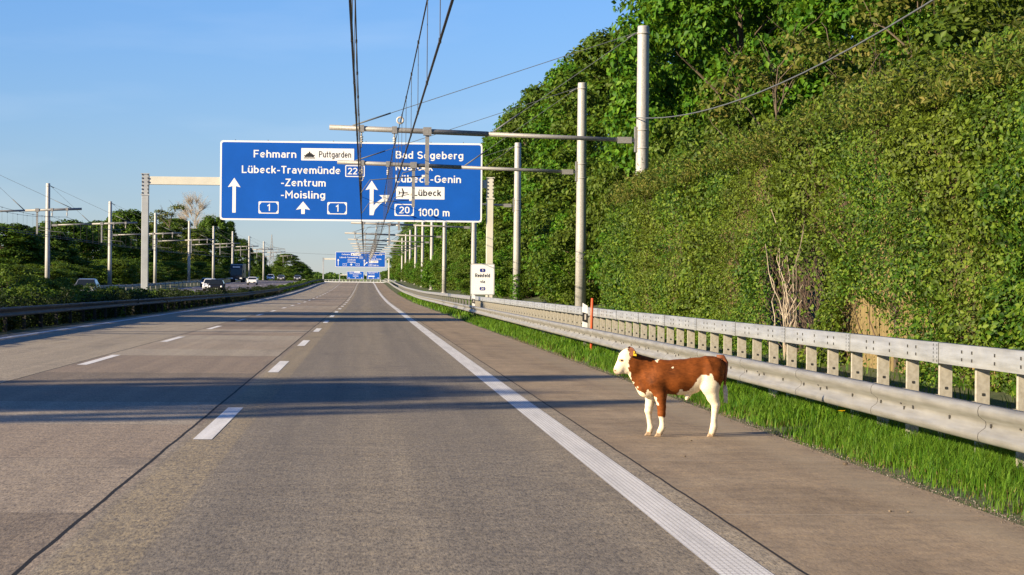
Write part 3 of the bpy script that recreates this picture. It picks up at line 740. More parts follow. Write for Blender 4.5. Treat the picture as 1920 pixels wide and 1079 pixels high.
# ------------------------------------------------------------------ overhead line masts
def mast_proto(xp, zg, reach, sgn, rad=.27, two_stays=True):
    """mast at local origin; arm reaches sgn*reach towards the carriageway; heights above road level (local z=0 = road)"""
    g = empty('overhead_line_mast', (0, 0, 0))
    mb = MB(); mb.tube([(0, 0, zg-.3), (0, 0, 4), (0, 0, 8), (0, 0, 11.95), (0, 0, 12.0)], [rad*1.04, rad, rad*.93, rad*.86, rad*.80], 24)
    s = sgn; za = 7.42; zt = 7.80
    for q in (za-.3, za+.42, 11.7): mb.tube([(0, 0, q-.035), (0, 0, q+.035)], rad*.90+.02, 20)
    mb.tube([(0, 0, zg-.05), (0, 0, zg+.04)], rad*1.5, 16); mb.build('pole', m['mast'], g)
    def A(d): return (s*d, 0, za+(zt-za)*d/reach)
    mb = MB(); mb.tube([A(.62), A(reach*.5)], .085, 12); mb.tube([A(reach*.5-.05), A(reach)], .105, 12)
    arm = mb.build('arm', m['arm'], g)
    mb = MB(); mb.box(min(s*.24, s*.32), max(s*.24, s*.32), -.14, .14, za-.45, za+.55); mb.box(min(s*.321, s*.44), max(s*.321, s*.44), -.05, .05, za-.06, za+.08)
    mb.box(min(s*.441, s*1.0), max(s*.441, s*1.0), -.12, .12, za-.11, za+.14); mb.build('bracket', m['steel'], g)
    top = (s*.22, 0, 11.75)
    mb = MB(); mb.tube([(s*.2, 0, 11.75), (s*.65, 0, 11.5)], .035, 6); mb.tube([top, (s*(reach-.9), 0, A(reach-.9)[2]+.10)], .014, 5)
    a0 = Vector(A(reach-.9)) + Vector((0, 0, .1)); d = (Vector(top)-a0).normalized(); mb.tube([a0, a0+d*1.6], .035, 6); mb.build('stay', m['wire_thin'], g)
    if two_stays:
        mb = MB(); dd = reach*.48; a0 = Vector(A(dd))+Vector((0, 0, .09)); d = (Vector(top)-a0).normalized()
        mb.tube([a0, a0+d*1.3], .04, 6); mb.tube([a0+d*1.3, top], .014, 5); mb.build('stay', m['wire_thin'], g)
    for d in (reach-1.27, reach-2.57):
        p = Vector(A(d)); mb = MB()
        mb.box(p.x-.10, p.x+.10, -.13, .13, p.z-.14, p.z+.14, 0)
        mb.tube([(p.x, 0, p.z-.14), (p.x, 0, p.z-.30)], .03, 6, 0)
        for q in range(3): mb.tube([(p.x, 0, p.z-.30-q*.09), (p.x, 0, p.z-.36-q*.09)], .065, 8, 1)
        mb.tube([(p.x, 0, p.z-.3), (p.x, 0, 7.0)], .02, 6, 0)
        mb.build('hanger', [m['arm'], m['insulator']], g)
    d = reach-3.87; p = Vector(A(d)); mb = MB()
    mb.box(p.x-.16, p.x+.16, -.15, .15, p.z-.16, p.z+.16); mb.box(p.x-.075, p.x+.075, -.07, .07, 5.55, p.z-.163); mb.build('drop_tube', m['arm'], g)
    for (d2, zz, q) in ((reach-1.27, 5.75, 5.22), (reach-2.57, 6.05, 5.22)):
        pe = Vector(A(d2)); mb = MB()
        mb.tube([(p.x-s*.076, .0, zz+.15), (p.x+s*.2, 0, zz+.16)], .05, 8, 1)
        mb.tube([(p.x+s*.2, 0, zz+.16), (pe.x-s*.35, 0, zz-.02), (pe.x, 0, q)], .02, 6, 0)
        mb.build('steady_arm', [m['wire_thin'], m['insulator']], g)
    return g
XR = 11.0
mast_Y = [20, 92, 118, 168, 235, 290, 345, 400, 455, 510, 565, 620]
names = {20: 'tall steel mast standing just outside the right edge', 92: 'nearest tall steel mast rising behind the ivy wall',
         118: 'second steel mast, standing behind the guardrail left of the ivy wall', 168: 'third steel mast with ivy round its foot, right of the white route sign',
         235: 'fourth steel mast, half hidden behind the big blue sign'}
ordn = ['fifth', 'sixth', 'seventh', 'eighth', 'ninth', 'tenth', 'eleventh']
proto = mast_proto(XR, .45, 12.45, -1)
xr_at = lambda y: 11.0 if y < 250 else 9.9
for i, y in enumerate(mast_Y):
    o = proto if i == 0 else copy_tree(proto)
    o.location = (xr_at(y), y, E(y))
    tag(o, names.get(y) or 'slim steel mast, %s from the camera in the right hand row' % ordn[i-5], 'overhead line mast', 'masts on the right verge')
left_Y = [62, 100, 154, 206, 256, 318, 382, 445, 505, 565, 630, 700]
lab_l = {62: 'steel mast left of the frame whose shadow crosses the road', 100: 'steel mast beyond the left edge nearest the oncoming lanes', 154: 'steel mast off the left edge behind the oncoming lanes',
         206: 'steel mast at the extreme left whose arm enters the picture', 256: 'tallest looking steel mast at far left beyond the shrubs', 318: 'left hand steel mast between the tallest one and the gantry column',
         382: 'left hand steel mast just right of the cream gantry column'}
lp = mast_proto(-34.6, .5, 9.7, 1)
lo_ = ['fourth', 'fifth', 'sixth', 'seventh', 'eighth']
for i, y in enumerate(left_Y):
    o = lp if i == 0 else copy_tree(lp)
    o.location = (-34.6 if y < 350 else (-34.6+(y-350)*.012), y, E(y)+.25)
    tag(o, lab_l.get(y) or 'distant left hand steel mast, %s from the left in view' % lo_[i-7], 'overhead line mast', 'masts beyond the oncoming lanes')

# catenary wires
def overhead_line(x, ysup, label, group, z_c=5.2, z_m=7.02, drop_lim=240, sagm=.35, zo=0.0, r=1.0):
    g = empty('overhead_line', (x, 0, 0), label, 'overhead line', group)
    mess = []; cont = []; drops = []
    for a, b in zip(ysup[:-1], ysup[1:]):
        n = 10
        for i in range(n):
            t = i/n; y = a+(b-a)*t
            mess.append((0, y, E(a)*(1-t)+E(b)*t+z_m+zo-4*sagm*((b-a)/72)**2*t*(1-t))); cont.append((0, y, E(a)*(1-t)+E(b)*t+z_c+zo))
            if 0 < i and a < drop_lim: drops.append((y, mess[-1][2], cont[-1][2]))
    b = ysup[-1]; mess.append((0, b, E(b)+z_m+zo)); cont.append((0, b, E(b)+z_c+zo))
    mb = MB(); mb.tube(mess, .013*r, 5); mb.build('messenger_wire', m['wire'], g)
    mb = MB(); mb.tube(cont, .018*r, 5); mb.build('contact_wire', m['wire'], g)
    for (y, z1, z0) in drops:
        mb = MB(); mb.tube([(0, y, z0), (0, y, z1)], .006*r, 4); mb.box(-.02, .02, y-.08, y+.08, z0-.03, z0+.04); mb.box(-.02, .02, y-.06, y+.06, z1-.035, z1+.035); mb.build('dropper', m['wire'], g)
    return g
sup = [-50, 20, 92, 118, 168, 235, 290, 345, 400, 455, 510, 565, 620, 690]
oa = overhead_line(-.22, sup, 'left pair of black overhead wires running above the right lane', 'overhead wires of the right lane', r=1.15)
obl = overhead_line(1.08, sup, 'right pair of black overhead wires with droppers above the right lane', 'overhead wires of the right lane', r=1.15)
for gl, yy, z in ((obl, 74.0, 6.83), (oa, 118.8, 7.0)):
    mb = MB(); ring = [(.10*math.cos(a), yy, z+.10*math.sin(a)) for a in np.linspace(0, 2*math.pi, 13)]
    mb.tube(ring, .03, 6, caps=False); mb.build('insulator_ring', m['insulator'], gl)
overhead_line(-26.2, left_Y[2:], 'left overhead wire pair above the oncoming lanes', 'overhead wires of the oncoming lanes', zo=.3, drop_lim=300, sagm=.8)
overhead_line(-27.4, left_Y[2:], 'outer overhead wire pair above the oncoming lanes', 'overhead wires of the oncoming lanes', zo=.3, drop_lim=300, sagm=.8)
mb = MB(); pts = []
for i in range(25):
    t = i/24; pts.append((11.0-.35, 92-72*t, 8.35-4*1.5*t*(1-t)))
mb.tube(pts, .02, 6); tag(mb.build('feeder_cable', m['wire_thin']), 'sagging dark cable strung from the nearest mast across the trees', 'cable')

# lattice pylon and its line
PX, PY = -64.0, 1600.0; zp = T(PX, PY)
pg = empty('transmission_pylon', (PX, PY, zp), 'distant lattice transmission pylon rising behind the oncoming traffic', 'pylon')
mb = MB()
def half(z): return float(np.interp(z, [0, 22, 36], [2.9, 1.15, .12]))
lv = [0, 4, 8, 11.5, 14.5, 17, 19.5, 22, 24, 26, 28, 30, 32, 34, 36]
for sx_, sy_ in ((1, 1), (1, -1), (-1, 1), (-1, -1)):
    mb.tube([(sx_*half(z), sy_*half(z), z) for z in lv], .13, 4)
for a, b in zip(lv[:-1], lv[1:]):
    for s in (1, -1):
        mb.tube([(-half(a), s*half(a), a), (half(b), s*half(b), b)], .07, 4); mb.tube([(half(a), s*half(a), a), (-half(b), s*half(b), b)], .07, 4)
        mb.tube([(s*half(a), -half(a), a), (s*half(b), half(b), b)], .07, 4)
mb.build('lattice_tower', m['arm'], pg)
for s in (1, -1):
    mb = MB()
    mb.tube([(0, 0, 27.6), (s*9.2, 0, 26.2)], .12, 4); mb.tube([(0, 0, 25.6), (s*9.2, 0, 26.1)], .12, 4)
    for k in range(1, 6):
        mb.tube([(s*1.5*k, 0, 27.6-.23*k), (s*(1.5*k+.8), 0, 25.7+.05*k)], .06, 4)
    for x in (4.2, 9.0): mb.tube([(s*x, 0, 26.1), (s*x, 0, 23.9)], .14, 5)
    mb.build('crossarm', m['arm'], pg)
mb = MB()
mb.tube([(PX+9+i*6.5, PY-60*i/30-0, zp+23.9-4*1.8*(i/30)*(1-i/30)-i*.07) for i in range(31)], .07, 4)
tag(mb.build('power_line', m['wire_thin']), 'faint power line running right from the lattice pylon', 'power line')

# ------------------------------------------------------------------ vegetation
def leaves(cent, nrm, size, aspect=.62, rg=rng):
    n = len(cent); nrm = nrm/np.maximum(np.linalg.norm(nrm, axis=1, keepdims=True), 1e-6)
    h = rg.normal(size=(n, 3)); a = np.cross(nrm, h); a /= np.maximum(np.linalg.norm(a, axis=1, keepdims=True), 1e-6); b = np.cross(nrm, a)
    s = np.asarray(size).reshape(-1, 1)
    fold = nrm*s*.18
    v = np.stack([cent-a*s*.55, cent+b*s*aspect*.5+fold, cent+a*s*.55, cent-b*s*aspect*.5+fold], 1).reshape(-1, 3)
    i = np.arange(n)[:, None]*4
    fc = np.concatenate([i+np.array([[0, 1, 2]]), i+np.array([[0, 2, 3]])], 1).reshape(-1, 3)
    return v, fc
def branch_mesh(mb, p0, p1, r_0, r_1, rnd, segs=5, wob=.08, n=6):
    p0 = Vector(p0); p1 = Vector(p1); L = (p1-p0).length; pts = []; rs = []
    for i in range(segs+1):
        t = i/segs; q = p0.lerp(p1, t)
        if 0 < i < segs: q += Vector((rnd.uniform(-1, 1), rnd.uniform(-1, 1), rnd.uniform(-.5, .5)))*L*wob*.5
        q.z += L*.08*math.sin(math.pi*t); pts.append(q); rs.append(r_0+(r_1-r_0)*t)
    mb.tube(pts, rs, n); return pts
def tree_proto(name, seed, h, r, base, nclus, nper, leaf, leafmat, barkmat, trunk_r=.22, shape=.6, droop=.0, clus=(.16, .30), bare=0, inner=.45, flat=.72):
    rg = np.random.default_rng(seed); rnd = random.Random(seed)
    g = empty(name, (0, 0, 0))
    cs = []; crs = []
    lob = [(rg.uniform(0, 2*math.pi), rg.uniform(.15, .95), rg.uniform(.75, 1.2)) for _ in range(9)]
    tries = 0
    while len(cs) < nclus and tries < nclus*20:
        tries += 1
        t = rg.uniform(0, 1); a = rg.uniform(0, 2*math.pi)
        env = math.sin(math.pi*min(1, max(.02, (.06+.92*t)**.85)))**shape
        k = 1.0
        for la, lt, lk in lob:
            w = math.exp(-((math.cos(a-la)-1)**2*2.5+(t-lt)**2*18)); k += (lk-1)*w
        u = rg.uniform(inner, 1)**.6
        rad = r*env*k*u
        cs.append((rad*math.cos(a), rad*math.sin(a), h*(base+(1-base)*t*.97)-droop*rad)); crs.append(r*rg.uniform(*clus))
    cs = np.array(cs); crs = np.array(crs)
    n = nclus*nper
    idx = np.repeat(np.arange(nclus), nper)
    d = rg.normal(size=(n, 3)); d /= np.linalg.norm(d, axis=1, keepdims=True)
    d[:, 2] *= .75; flip = (d[:, 2] < -.25) & (rg.random(n) < .5); d[flip, 2] *= -1
    rad = crs[idx]*(rg.random(n)**.45)
    p = cs[idx]+d*rad[:, None]*np.array([1.1, 1.1, flat])
    nr = d*.9+np.array([0, 0, .55])+rg.normal(size=(n, 3))*.55
    # dense leafy core so the crown is not see-through everywhere
    v, fc = leaves(p, nr, leaf*rg.uniform(.65, 1.3, n), .7, rg)
    np_mesh('crown', v, fc, leafmat, g)
    mb = MB()
    hb = h*(base+.25*(1-base))
    tp = branch_mesh(mb, (0, 0, -.4), (rnd.uniform(-.1, .1)*r, rnd.uniform(-.1, .1)*r, h*.86), trunk_r, trunk_r*.15, rnd, 8, .04, 8)
    order = rg.permutation(nclus)[:min(nclus, 26)]
    for q in order:
        c = Vector(cs[q]); z = max(h*base*.6, c.z-rnd.uniform(.25, .6)*math.hypot(c.x, c.y)-h*.05)
        k = min(8, max(0, int(8*z/(h*.86)))); s = tp[k]
        branch_mesh(mb, s, c, trunk_r*.35*(1-z/h)+.02, .015, rnd, 4, .12, 5)
        if bare:
            for _ in range(bare):
                e = c+Vector((rnd.uniform(-1, 1), rnd.uniform(-1, 1), rnd.uniform(0, 1.4)))*r*.35; branch_mesh(mb, c.lerp(s, rnd.uniform(0, .5)), e, .022, .006, rnd, 3, .15, 4)
    mb.build('trunk', barkmat, g)
    return g
protos = {}
protos['lush'] = [tree_proto('broadleaf_tree', 11+i, 18, 5.4, .06, 200, 260, .29, m['leaf_lush'], m['bark'], .26, .55) for i in range(3)]
protos['mid'] = [tree_proto('broadleaf_tree', 31+i, 17, 5.2, .03, 200, 190, .30, m['leaf_mid'], m['bark'], .24, .5) for i in range(3)]
protos['brown'] = [tree_proto('scrub_tree', 51+i, 9, 3.2, .10, 60, 140, .17, m['leaf_brown'], m['bark'], .10, .6, bare=2) for i in range(2)]
protos['dark'] = [tree_proto('broadleaf_tree', 71+i, 15, 5.8, .02, 210, 130, .42, m['leaf_dark'], m['bark'], .26, .42, clus=(.14, .26), flat=1.15) for i in range(3)]
protos['shrub'] = [tree_proto('roadside_shrub', 91+i, 4.5, 2.5, .03, 80, 170, .17, m['leaf_mid'], m['twig_dark'], .06, .45, clus=(.20, .36), inner=.3) for i in range(3)]
protos['shrub_lush'] = [tree_proto('roadside_shrub', 101+i, 4.5, 2.5, .03, 80, 170, .19, m['leaf_lush'], m['twig_dark'], .06, .45, clus=(.20, .36), inner=.3) for i in range(2)]
protos['median'] = [tree_proto('median_shrub', 111+i, 2.0, 1.5, .02, 50, 150, .10, m['leaf_median'], m['twig_dark'], .03, .5, clus=(.18, .34), inner=.3) for i in range(3)]
protos['bare'] = [tree_proto('bare_tree', 131, 20, 5.2, .35, 40, 6, .2, m['leaf_brown'], m['twig'], .22, .6, bare=60)]
protos['conifer'] = [tree_proto('conifer_tree', 141+i, 18, 3.6, .04, 130, 100, .42, m['leaf_dark'], m['bark'], .22, .9, droop=.35) for i in range(1)]
used = {}
def plant(kind, x, y, h, r, label, cat='tree', group=None, v=None, rz=None, zoff=0.0):
    ps = protos[kind]; i = (v if v is not None else random.randrange(len(ps))) % len(ps); p = ps[i]
    if not used.get((kind, i)): o = p; used[(kind, i)] = True
    else: o = copy_tree(p)
    bh = {'lush': 18, 'mid': 17, 'brown': 9, 'dark': 15, 'shrub': 4.5, 'shrub_lush': 4.5, 'median': 2.0, 'bare': 20, 'conifer': 18}[kind]
    br = {'lush': 5.4, 'mid': 5.2, 'brown': 3.2, 'dark': 5.8, 'shrub': 2.5, 'shrub_lush': 2.5, 'median': 1.5, 'bare': 5.2, 'conifer': 3.6}[kind]
    o.location = (x, y, T(x, y)+zoff); o.scale = (r/br, r/br, h/bh); o.rotation_euler = (0, 0, random.uniform(0, 6.28) if rz is None else rz)
    tag(o, label, cat, group); return o

GR = 'trees on the right bank'
plant('lush', 17.5, 109, 21, 5.0, 'big lush green tree filling the sky behind the nearest mast', 'tree', GR, 0)
plant('lush', 19.5, 122, 22, 5.5, 'tall lush tree rising directly behind the big lush tree by the nearest mast', 'tree', GR, 1)
plant('mid', 17.2, 152, 17, 5.6, 'rounded green tree between the second and third masts', 'tree', GR, 0)
plant('lush', 17.5, 178, 18, 5.8, 'green tree rising just right of the third mast and blue sign', 'tree', GR, 2)
plant('mid', 17.3, 215, 19, 5.8, 'green tree showing at the upper right corner of the blue sign', 'tree', GR, 1)
plant('brown', 14.5, 82, 9.5, 3.4, 'sparse brownish scrub tree above the ivy wall right of the big lush tree', 'tree', GR, 0)
plant('brown', 16.8, 72, 10.5, 3.5, 'twiggy brown scrub tree above the middle of the ivy wall', 'tree', GR, 1)
plant('brown', 13.5, 58, 7.0, 2.6, 'low brown scrub on the crest of the ivy wall near the right edge', 'tree', GR, 0)
plant('lush', 19.5, 86, 17, 4.8, 'green tree behind the brown scrub at the top of the picture', 'tree', GR, 2)
plant('lush', 20.0, 74, 15, 4.5, 'dark green tree at the upper right corner beside the bare trunk', 'tree', GR, 1)
plant('mid', 15.5, 49, 10, 3.4, 'green tree leaning in at the right edge above the ivy', 'tree', GR, 0)
plant('mid', 24, 100, 20, 5.5, 'tall tree far back behind the brown scrub', 'tree', GR, 1)
yr = 250; k = 0
rowl = ['leafy tree of the far right row level with the hidden fourth mast', 'leafy tree of the far right row next along towards the crest']
while yr < 900:
    plant('mid' if k % 3 else 'lush', 17.2+random.uniform(-.6, .8)+(0 if yr < 620 else -1.5), yr, random.uniform(16.5, 20), random.uniform(5.2, 6.0), 'leafy tree in the long row behind the right hand masts', 'tree', 'row of trees behind the right masts')
    yr += random.uniform(26, 36); k += 1
plant('lush', 23, 132, 23, 6, 'tall tree closing the gap behind the big lush tree', 'tree', GR, 2)
plant('lush', 23, 118, 22, 5.5, 'tall tree behind the scrub right of the big lush tree', 'tree', GR, 0)
plant('mid', 22, 66, 15, 5, 'green tree at the top right behind the warm brown trunk', 'tree', GR, 2)
# trunk with crown above the frame
tr = empty('pine_tree', (15.9, 61, T(15.9, 61)), 'bare warm brown trunk rising out of the top right corner', 'tree', GR)
mb = MB(); rnd = random.Random(5); branch_mesh(mb, (0, 0, -.4), (.15, .1, 13), .17, .10, rnd, 8, .02, 10); mb.build('trunk', m['bark_warm'], tr)
rg = np.random.default_rng(9); cc = rg.normal(size=(24, 3))*np.array([1.5, 1.5, 1.1])+np.array([0, 0, 13.2]); ii = np.repeat(np.arange(24), 140)
pp = cc[ii]+rg.normal(size=(len(ii), 3))*.45; v, fc = leaves(pp, rg.normal(size=pp.shape)+np.array([0, 0, .5]), rg.uniform(.12, .28, len(ii)), .4, rg); np_mesh('crown', v, fc, m['leaf_dark'], tr)

SG = 'shrubs along the right verge'
y = 84; k = 0
while y < 640:
    kk = 'shrub' if k % 3 else 'shrub_lush'
    xx = 10.4+random.uniform(-.4, 1.6)+(1.0 if y > 160 else .4)
    rs_ = random.uniform(2.0, 2.9); yp = next(q for q in mast_Y if q >= y) if y < 620 else 700
    if y < 300: xx = max(xx, xr_at(yp)*y/yp+.4+rs_*1.25)
    plant(kk, xx, y, random.uniform(3.2, 5.6), rs_, 'dense green shrub in the belt between masts and right verge', 'shrub', SG)
    if y < 420: plant('shrub', xx+2.4, y+random.uniform(-2, 2), random.uniform(5, 8), random.uniform(2.4, 3.2), 'dense green shrub in the belt between masts and right verge', 'shrub', SG)
    y += random.uniform(3.6, 5.2) if y < 200 else random.uniform(5.5, 9); k += 1
for (x, y, h, r, l) in ((9.7, 79.5, 3.6, 1.5, 'leafy shrub rounding off the far end of the ivy wall'), (10.9, 90, 2.2, 1.5, 'low leafy shrub right of the foot of the second mast')):
    plant('shrub', x, y, h, r, l, 'shrub', SG)
# ivy round the third mast's foot
rg = np.random.default_rng(21); n = 500
a = rg.uniform(0, 6.28, n); z = rg.random(n)**1.3*2.0; rad = .30+rg.random(n)*.22
pp = np.stack([np.cos(a)*rad, np.sin(a)*rad, z], 1); v, fc = leaves(pp, np.stack([np.cos(a), np.sin(a), rg.normal(size=n)*.5], 1), rg.uniform(.08, .2, n), .8, rg)
o = np_mesh('climbing_ivy', v, fc, m['leaf_lush']); o.location = (11.0, 168, T(11, 168)); tag(o, 'clump of ivy climbing the foot of the third mast', 'ivy')

# ------------------------------------------------------------------ ivy covered noise wall
XW, WY0, WY1, WH = 8.35, 12.0, 77.0, 4.45
nw = empty('noise_barrier', (XW, 0, 0), 'brown wooden noise barrier showing through a gap in the ivy', 'barrier')
y = WY0; post0 = None; k = 0
while y < WY1-1:
    y1 = min(y+4.0, WY1); mb = MB(); q = y+.08; rnd = random.Random(k)
    gap = WY0+27.5 < y < WY0+35
    while q < y1-.08:
        w = rnd.uniform(.11, .15); q2 = min(q+w, y1-.08); d = rnd.uniform(0, .02)
        mb.box(d, .07, q, q2-.008, (2.5+rnd.uniform(-.25, .2)) if gap else T(XW, q)-.1, WH-.05+rnd.uniform(-.01, .01)); q = q2
    gap or mb.box(.071, .12, y+.085, y1-.085, .5, .7); mb.box(.071, .12, y+.085, y1-.085, 3.4, 3.6)
    mb.build('plank_panel', m['wood'], nw)
    if post0 is None:
        mb = MB(); mb.box(-.03, .10, -.075, .075, -.1, WH); post0 = mb.build('post', m['bark'], nw); o = post0
    else: o = post0.copy(); col.objects.link(o)
    o.location = (0, y, T(XW, y)); y = y1; k += 1

rg = np.random.default_rng(77)
def ivy_field(n, ya, yb, size):
    y = rg.uniform(ya, yb, n); z = rg.uniform(.1, WH+.55, n)
    # rounded far end
    ztop = WH+.1+.55*(fbm(np.stack([y*.5, y*0, y*0], 1))-.5)*2*.6
    endf = np.clip((WY1+.8-y)/5.0, 0, 1); ztop = ztop*np.sqrt(np.clip(1-(1-endf)**2.2, 0, 1))
    t = z/np.maximum(ztop, .05)
    def depth_at(y, z, t):
        bulge = .42*np.sqrt(np.clip(1-np.clip(t-.75, 0, 1)**2*9, 0, 1))
        n1 = fbm(np.stack([y*.45, z*.6, y*0+1.5], 1), 2); b1 = np.abs(2*fbm(np.stack([y*.95, z*1.1, y*0+9.5], 1), 1)-1); b2 = np.abs(2*fbm(np.stack([y*2.3, z*2.6, y*0+19.5], 1), 1)-1)
        return bulge*(.15+1.1*n1)+.62*b1+.34*b2-.12
    depth = depth_at(y, z, t)
    u = rg.random(n)**1.5
    x = XW-.03-depth*(1-.75*u)-.05*rg.random(n)
    over = t > 1
    keep = (t < 1.0) | (rg.random(n) < np.exp(-(t-1)*14))
    # gap where the planks show, and a hollow with bare stems left of it
    yw = y+1.6*(fbm(np.stack([y*.9, z*.9, y*0+50], 1), 3)-.5); zw = z+1.4*(fbm(np.stack([y*.9, z*.9, y*0+60], 1), 3)-.5); g1 = np.exp(-((yw-36.7)/2.3)**8-((zw-.4)/1.25)**8); g2 = np.exp(-((yw-43.2)/3.0)**8-((zw-.8)/1.65)**8)
    keep &= rg.random(n) > .985*g1; keep &= rg.random(n) > .975*g2
    thin = fbm(np.stack([y*.8, z*1.0, y*0+30], 1), 3); keep &= rg.random(n) < np.clip((thin-.33)*6, .55, 1)
    p = np.stack([x, y, z+elev(y)], 1)[keep]
    e = .12
    nr = np.stack([-np.ones(keep.sum())*1.0, rg.normal(size=keep.sum())*.6-.2, .40+rg.normal(size=keep.sum())*.6+1.2*np.clip(t[keep]-.85, 0, 1)], 1)
    # lean the leaf normals with the surface relief
    dn = ((depth_at(y, z+.06, t)-depth)/.06)[keep]; dy = ((depth_at(y+.06, z, t)-depth)/.06)[keep]
    nr[:, 2] -= dn*1.2; nr[:, 1] -= dy*1.2
    big_ = fbm(np.stack([y*.35, z*.4, y*0+80], 1), 2)[keep]; s = size*rg.uniform(.6, 1.35, keep.sum())*np.clip(.6+1.0*big_, .75, 1.5)
    return p, nr, s
parts = [ivy_field(115000, 22, 36, .058), ivy_field(95000, 36, 52, .062), ivy_field(80000, 52, WY1+.6, .074), ivy_field(6000, 12, 22, .1)]
P_ = np.concatenate([q[0] for q in parts]); N_ = np.concatenate([q[1] for q in parts]); S_ = np.concatenate([q[2] for q in parts])
hedge = empty('ivy_hedge', (XW, 45, 0), 'huge wall of ivy covering the barrier along the right side', 'hedge')
v, fc = leaves(P_, N_, S_, .72, rg); o = np_mesh('foliage', v, fc, m['leaf_ivy'], hedge); o.location = (-XW, -45, 0)
# brown dry growth along the crest
n = 15000; y = rg.uniform(20, WY1-2, n); zt = WH-.25+rg.random(n)**1.8*.75*(.4+fbm(np.stack([y*.9, y*0, y*0+4], 1))); x = XW-.30+rg.normal(size=n)*.28
sel = rg.random(n) < np.clip((76-y)/5, 0, 1); p = np.stack([x, y, zt], 1)[sel]
v, fc = leaves(p, np.stack([-rg.random(len(p)), rg.normal(size=len(p))*.6, rg.normal(size=len(p))*.8], 1), rg.uniform(.06, .14, len(p)), .35, rg)
o = np_mesh('dry_crest', v, fc, m['leaf_brown'], hedge); o.location = (-XW, -45, 0)
mb = MB(); rnd = random.Random(3)
for _ in range(420):  # dark twigs crowd the hollow to stand in for its deep shade
    y = rnd.uniform(26, 75) if _ > 260 else rnd.gauss(43.2, 1.6); z = rnd.uniform(.3, 4.2); branch_mesh(mb, (XW-.05, y, z-.5), (XW-rnd.uniform(.2, .5), y+rnd.uniform(-.5, .5), z+rnd.uniform(.2, .8)), .012, .004, rnd, 4, .2, 4)
o = mb.build('twigs', m['twig_dark'], hedge); o['kind'] = 'stuff'; o.location = (-XW, -45, 0)
# bare pale stems in the hollow
bs = empty('bare_stem_bush', (7.75, 42.2, T(7.75, 42.2)), 'bush of bare pale arching stems in the dark hollow of the ivy', 'bush')
mb = MB(); rnd = random.Random(12)
for k in range(11):
    b = Vector((rnd.uniform(-.1, .25), rnd.uniform(-.5, .5), -.1)); e = Vector((rnd.uniform(-.25, .1), b.y*2+rnd.uniform(-2.4, 1.4), rnd.uniform(1.4, 3.0)))
    pts = branch_mesh(mb, b, e, .014, .005, rnd, 7, .07, 5)
    for _ in range(1):
        s = pts[rnd.randrange(2, 6)]; branch_mesh(mb, s, s+Vector((rnd.uniform(-.15, .15), rnd.uniform(-.7, .7), rnd.uniform(-.1, .6))), .008, .003, rnd, 4, .2, 4)
mb.build('stems', m['twig'], bs)

# ------------------------------------------------------------------ verge grass, gravel, small things
def blades(n, xa, xb, ya, yb, hmin, hmax, w, mat, name, dens=None):
    y = ya+(yb-ya)*rg.random(n)**1.0; x = rg.uniform(xa, xb, n)
    cl = fbm(np.stack([x*1.6, y*1.2, x*0+2], 1), 3); kp = rg.random(n) < np.clip((cl-.25)*3.2, .12, 1)
    edge = np.clip((x-4.42-.22*(fbm(np.stack([x*0, y*1.5, x*0+8], 1))-.3))/.40, 0, 1); kp &= rg.random(n) < edge
    x = x[kp]; y = y[kp]; cl = cl[kp]; ed = edge[kp]; n = len(x); z = terrain(x, y)-.02
    h = rg.uniform(hmin, hmax, n)*(.45+.9*cl)*(.5+.5*ed); a = rg.uniform(0, 6.28, n); ca, sa = np.cos(a), np.sin(a); lean = rg.uniform(.1, .75, n)*h
    ww = w*rg.uniform(.7, 1.3, n)
    b = np.stack([x, y, z], 1); side = np.stack([-sa, ca, 0*a], 1)*ww[:, None]*.5; fw = np.stack([ca, sa, 0*a], 1)
    up = np.array([0, 0, 1.0])
    mid = b+fw*(lean*.3)[:, None]+up*(h*.6)[:, None]; tip = b+fw*lean[:, None]+up*(h*(1-.15*rg.random(n)))[:, None]
    v = np.stack([b-side, b+side, mid+side*.8, mid-side*.8, tip], 1).reshape(-1, 3); i = np.arange(n)[:, None]*5
    return v, np.concatenate([i+np.array([[0, 1, 2]]), i+np.array([[0, 2, 3]]), i+np.array([[3, 2, 4]])], 1).reshape(-1, 3)
def merge(parts):
    vs = []; fs = []; b = 0
    for v, f_ in parts: vs.append(v); fs.append(f_+b); b += len(v)
    return np.concatenate(vs), np.concatenate(fs)
v, fc = merge([blades(34000, 4.42, 5.75, 13, 26, .09, .27, .009, None, ''), blades(34000, 4.42, 5.85, 26, 48, .09, .28, .014, None, ''),
               blades(26000, 4.42, 6.2, 48, 105, .10, .32, .026, None, ''), blades(16000, 4.42, 8.5, 105, 330, .15, .40, .06, None, ''), blades(2600, 5.8, 8.0, 18, 75, .12, .32, .015, None, '')])
tag(np_mesh('verge_grass', v, fc, m['grass']), 'bright green grass growing along the shoulder under the guardrail', None, None, 'stuff')
v, fc = blades(17000, 4.38, 4.95, 13, 70, .04, .16, .011, None, '')
tag(np_mesh('dry_grass', v, fc, m['grass_dry']), None, None, None, 'stuff')
n = 6000; y = 13+60*rg.random(n)**1.4; x = 4.45+rg.normal(size=n)*.05-.10*(rg.random(n)<.08); s = rg.uniform(.003, .009, n)
off = np.array([[1, 0, 0], [-.5, .87, 0], [-.5, -.87, 0], [0, 0, 1.1]])
v = (np.stack([x, y, elev(y)+.002], 1)[:, None, :]+off[None]*s[:, None, None]*rg.uniform(.7, 1.3, (n, 4, 1))).reshape(-1, 3); i = np.arange(n)[:, None]*4
fc = np.concatenate([i+np.array([[0, 1, 3]]), i+np.array([[1, 2, 3]]), i+np.array([[2, 0, 3]])], 1).reshape(-1, 3)
tag(np_mesh('edge_gravel', v, fc, m['gravel']), 'fine pale gravel scattered along the edge of the shoulder', None, None, 'stuff')
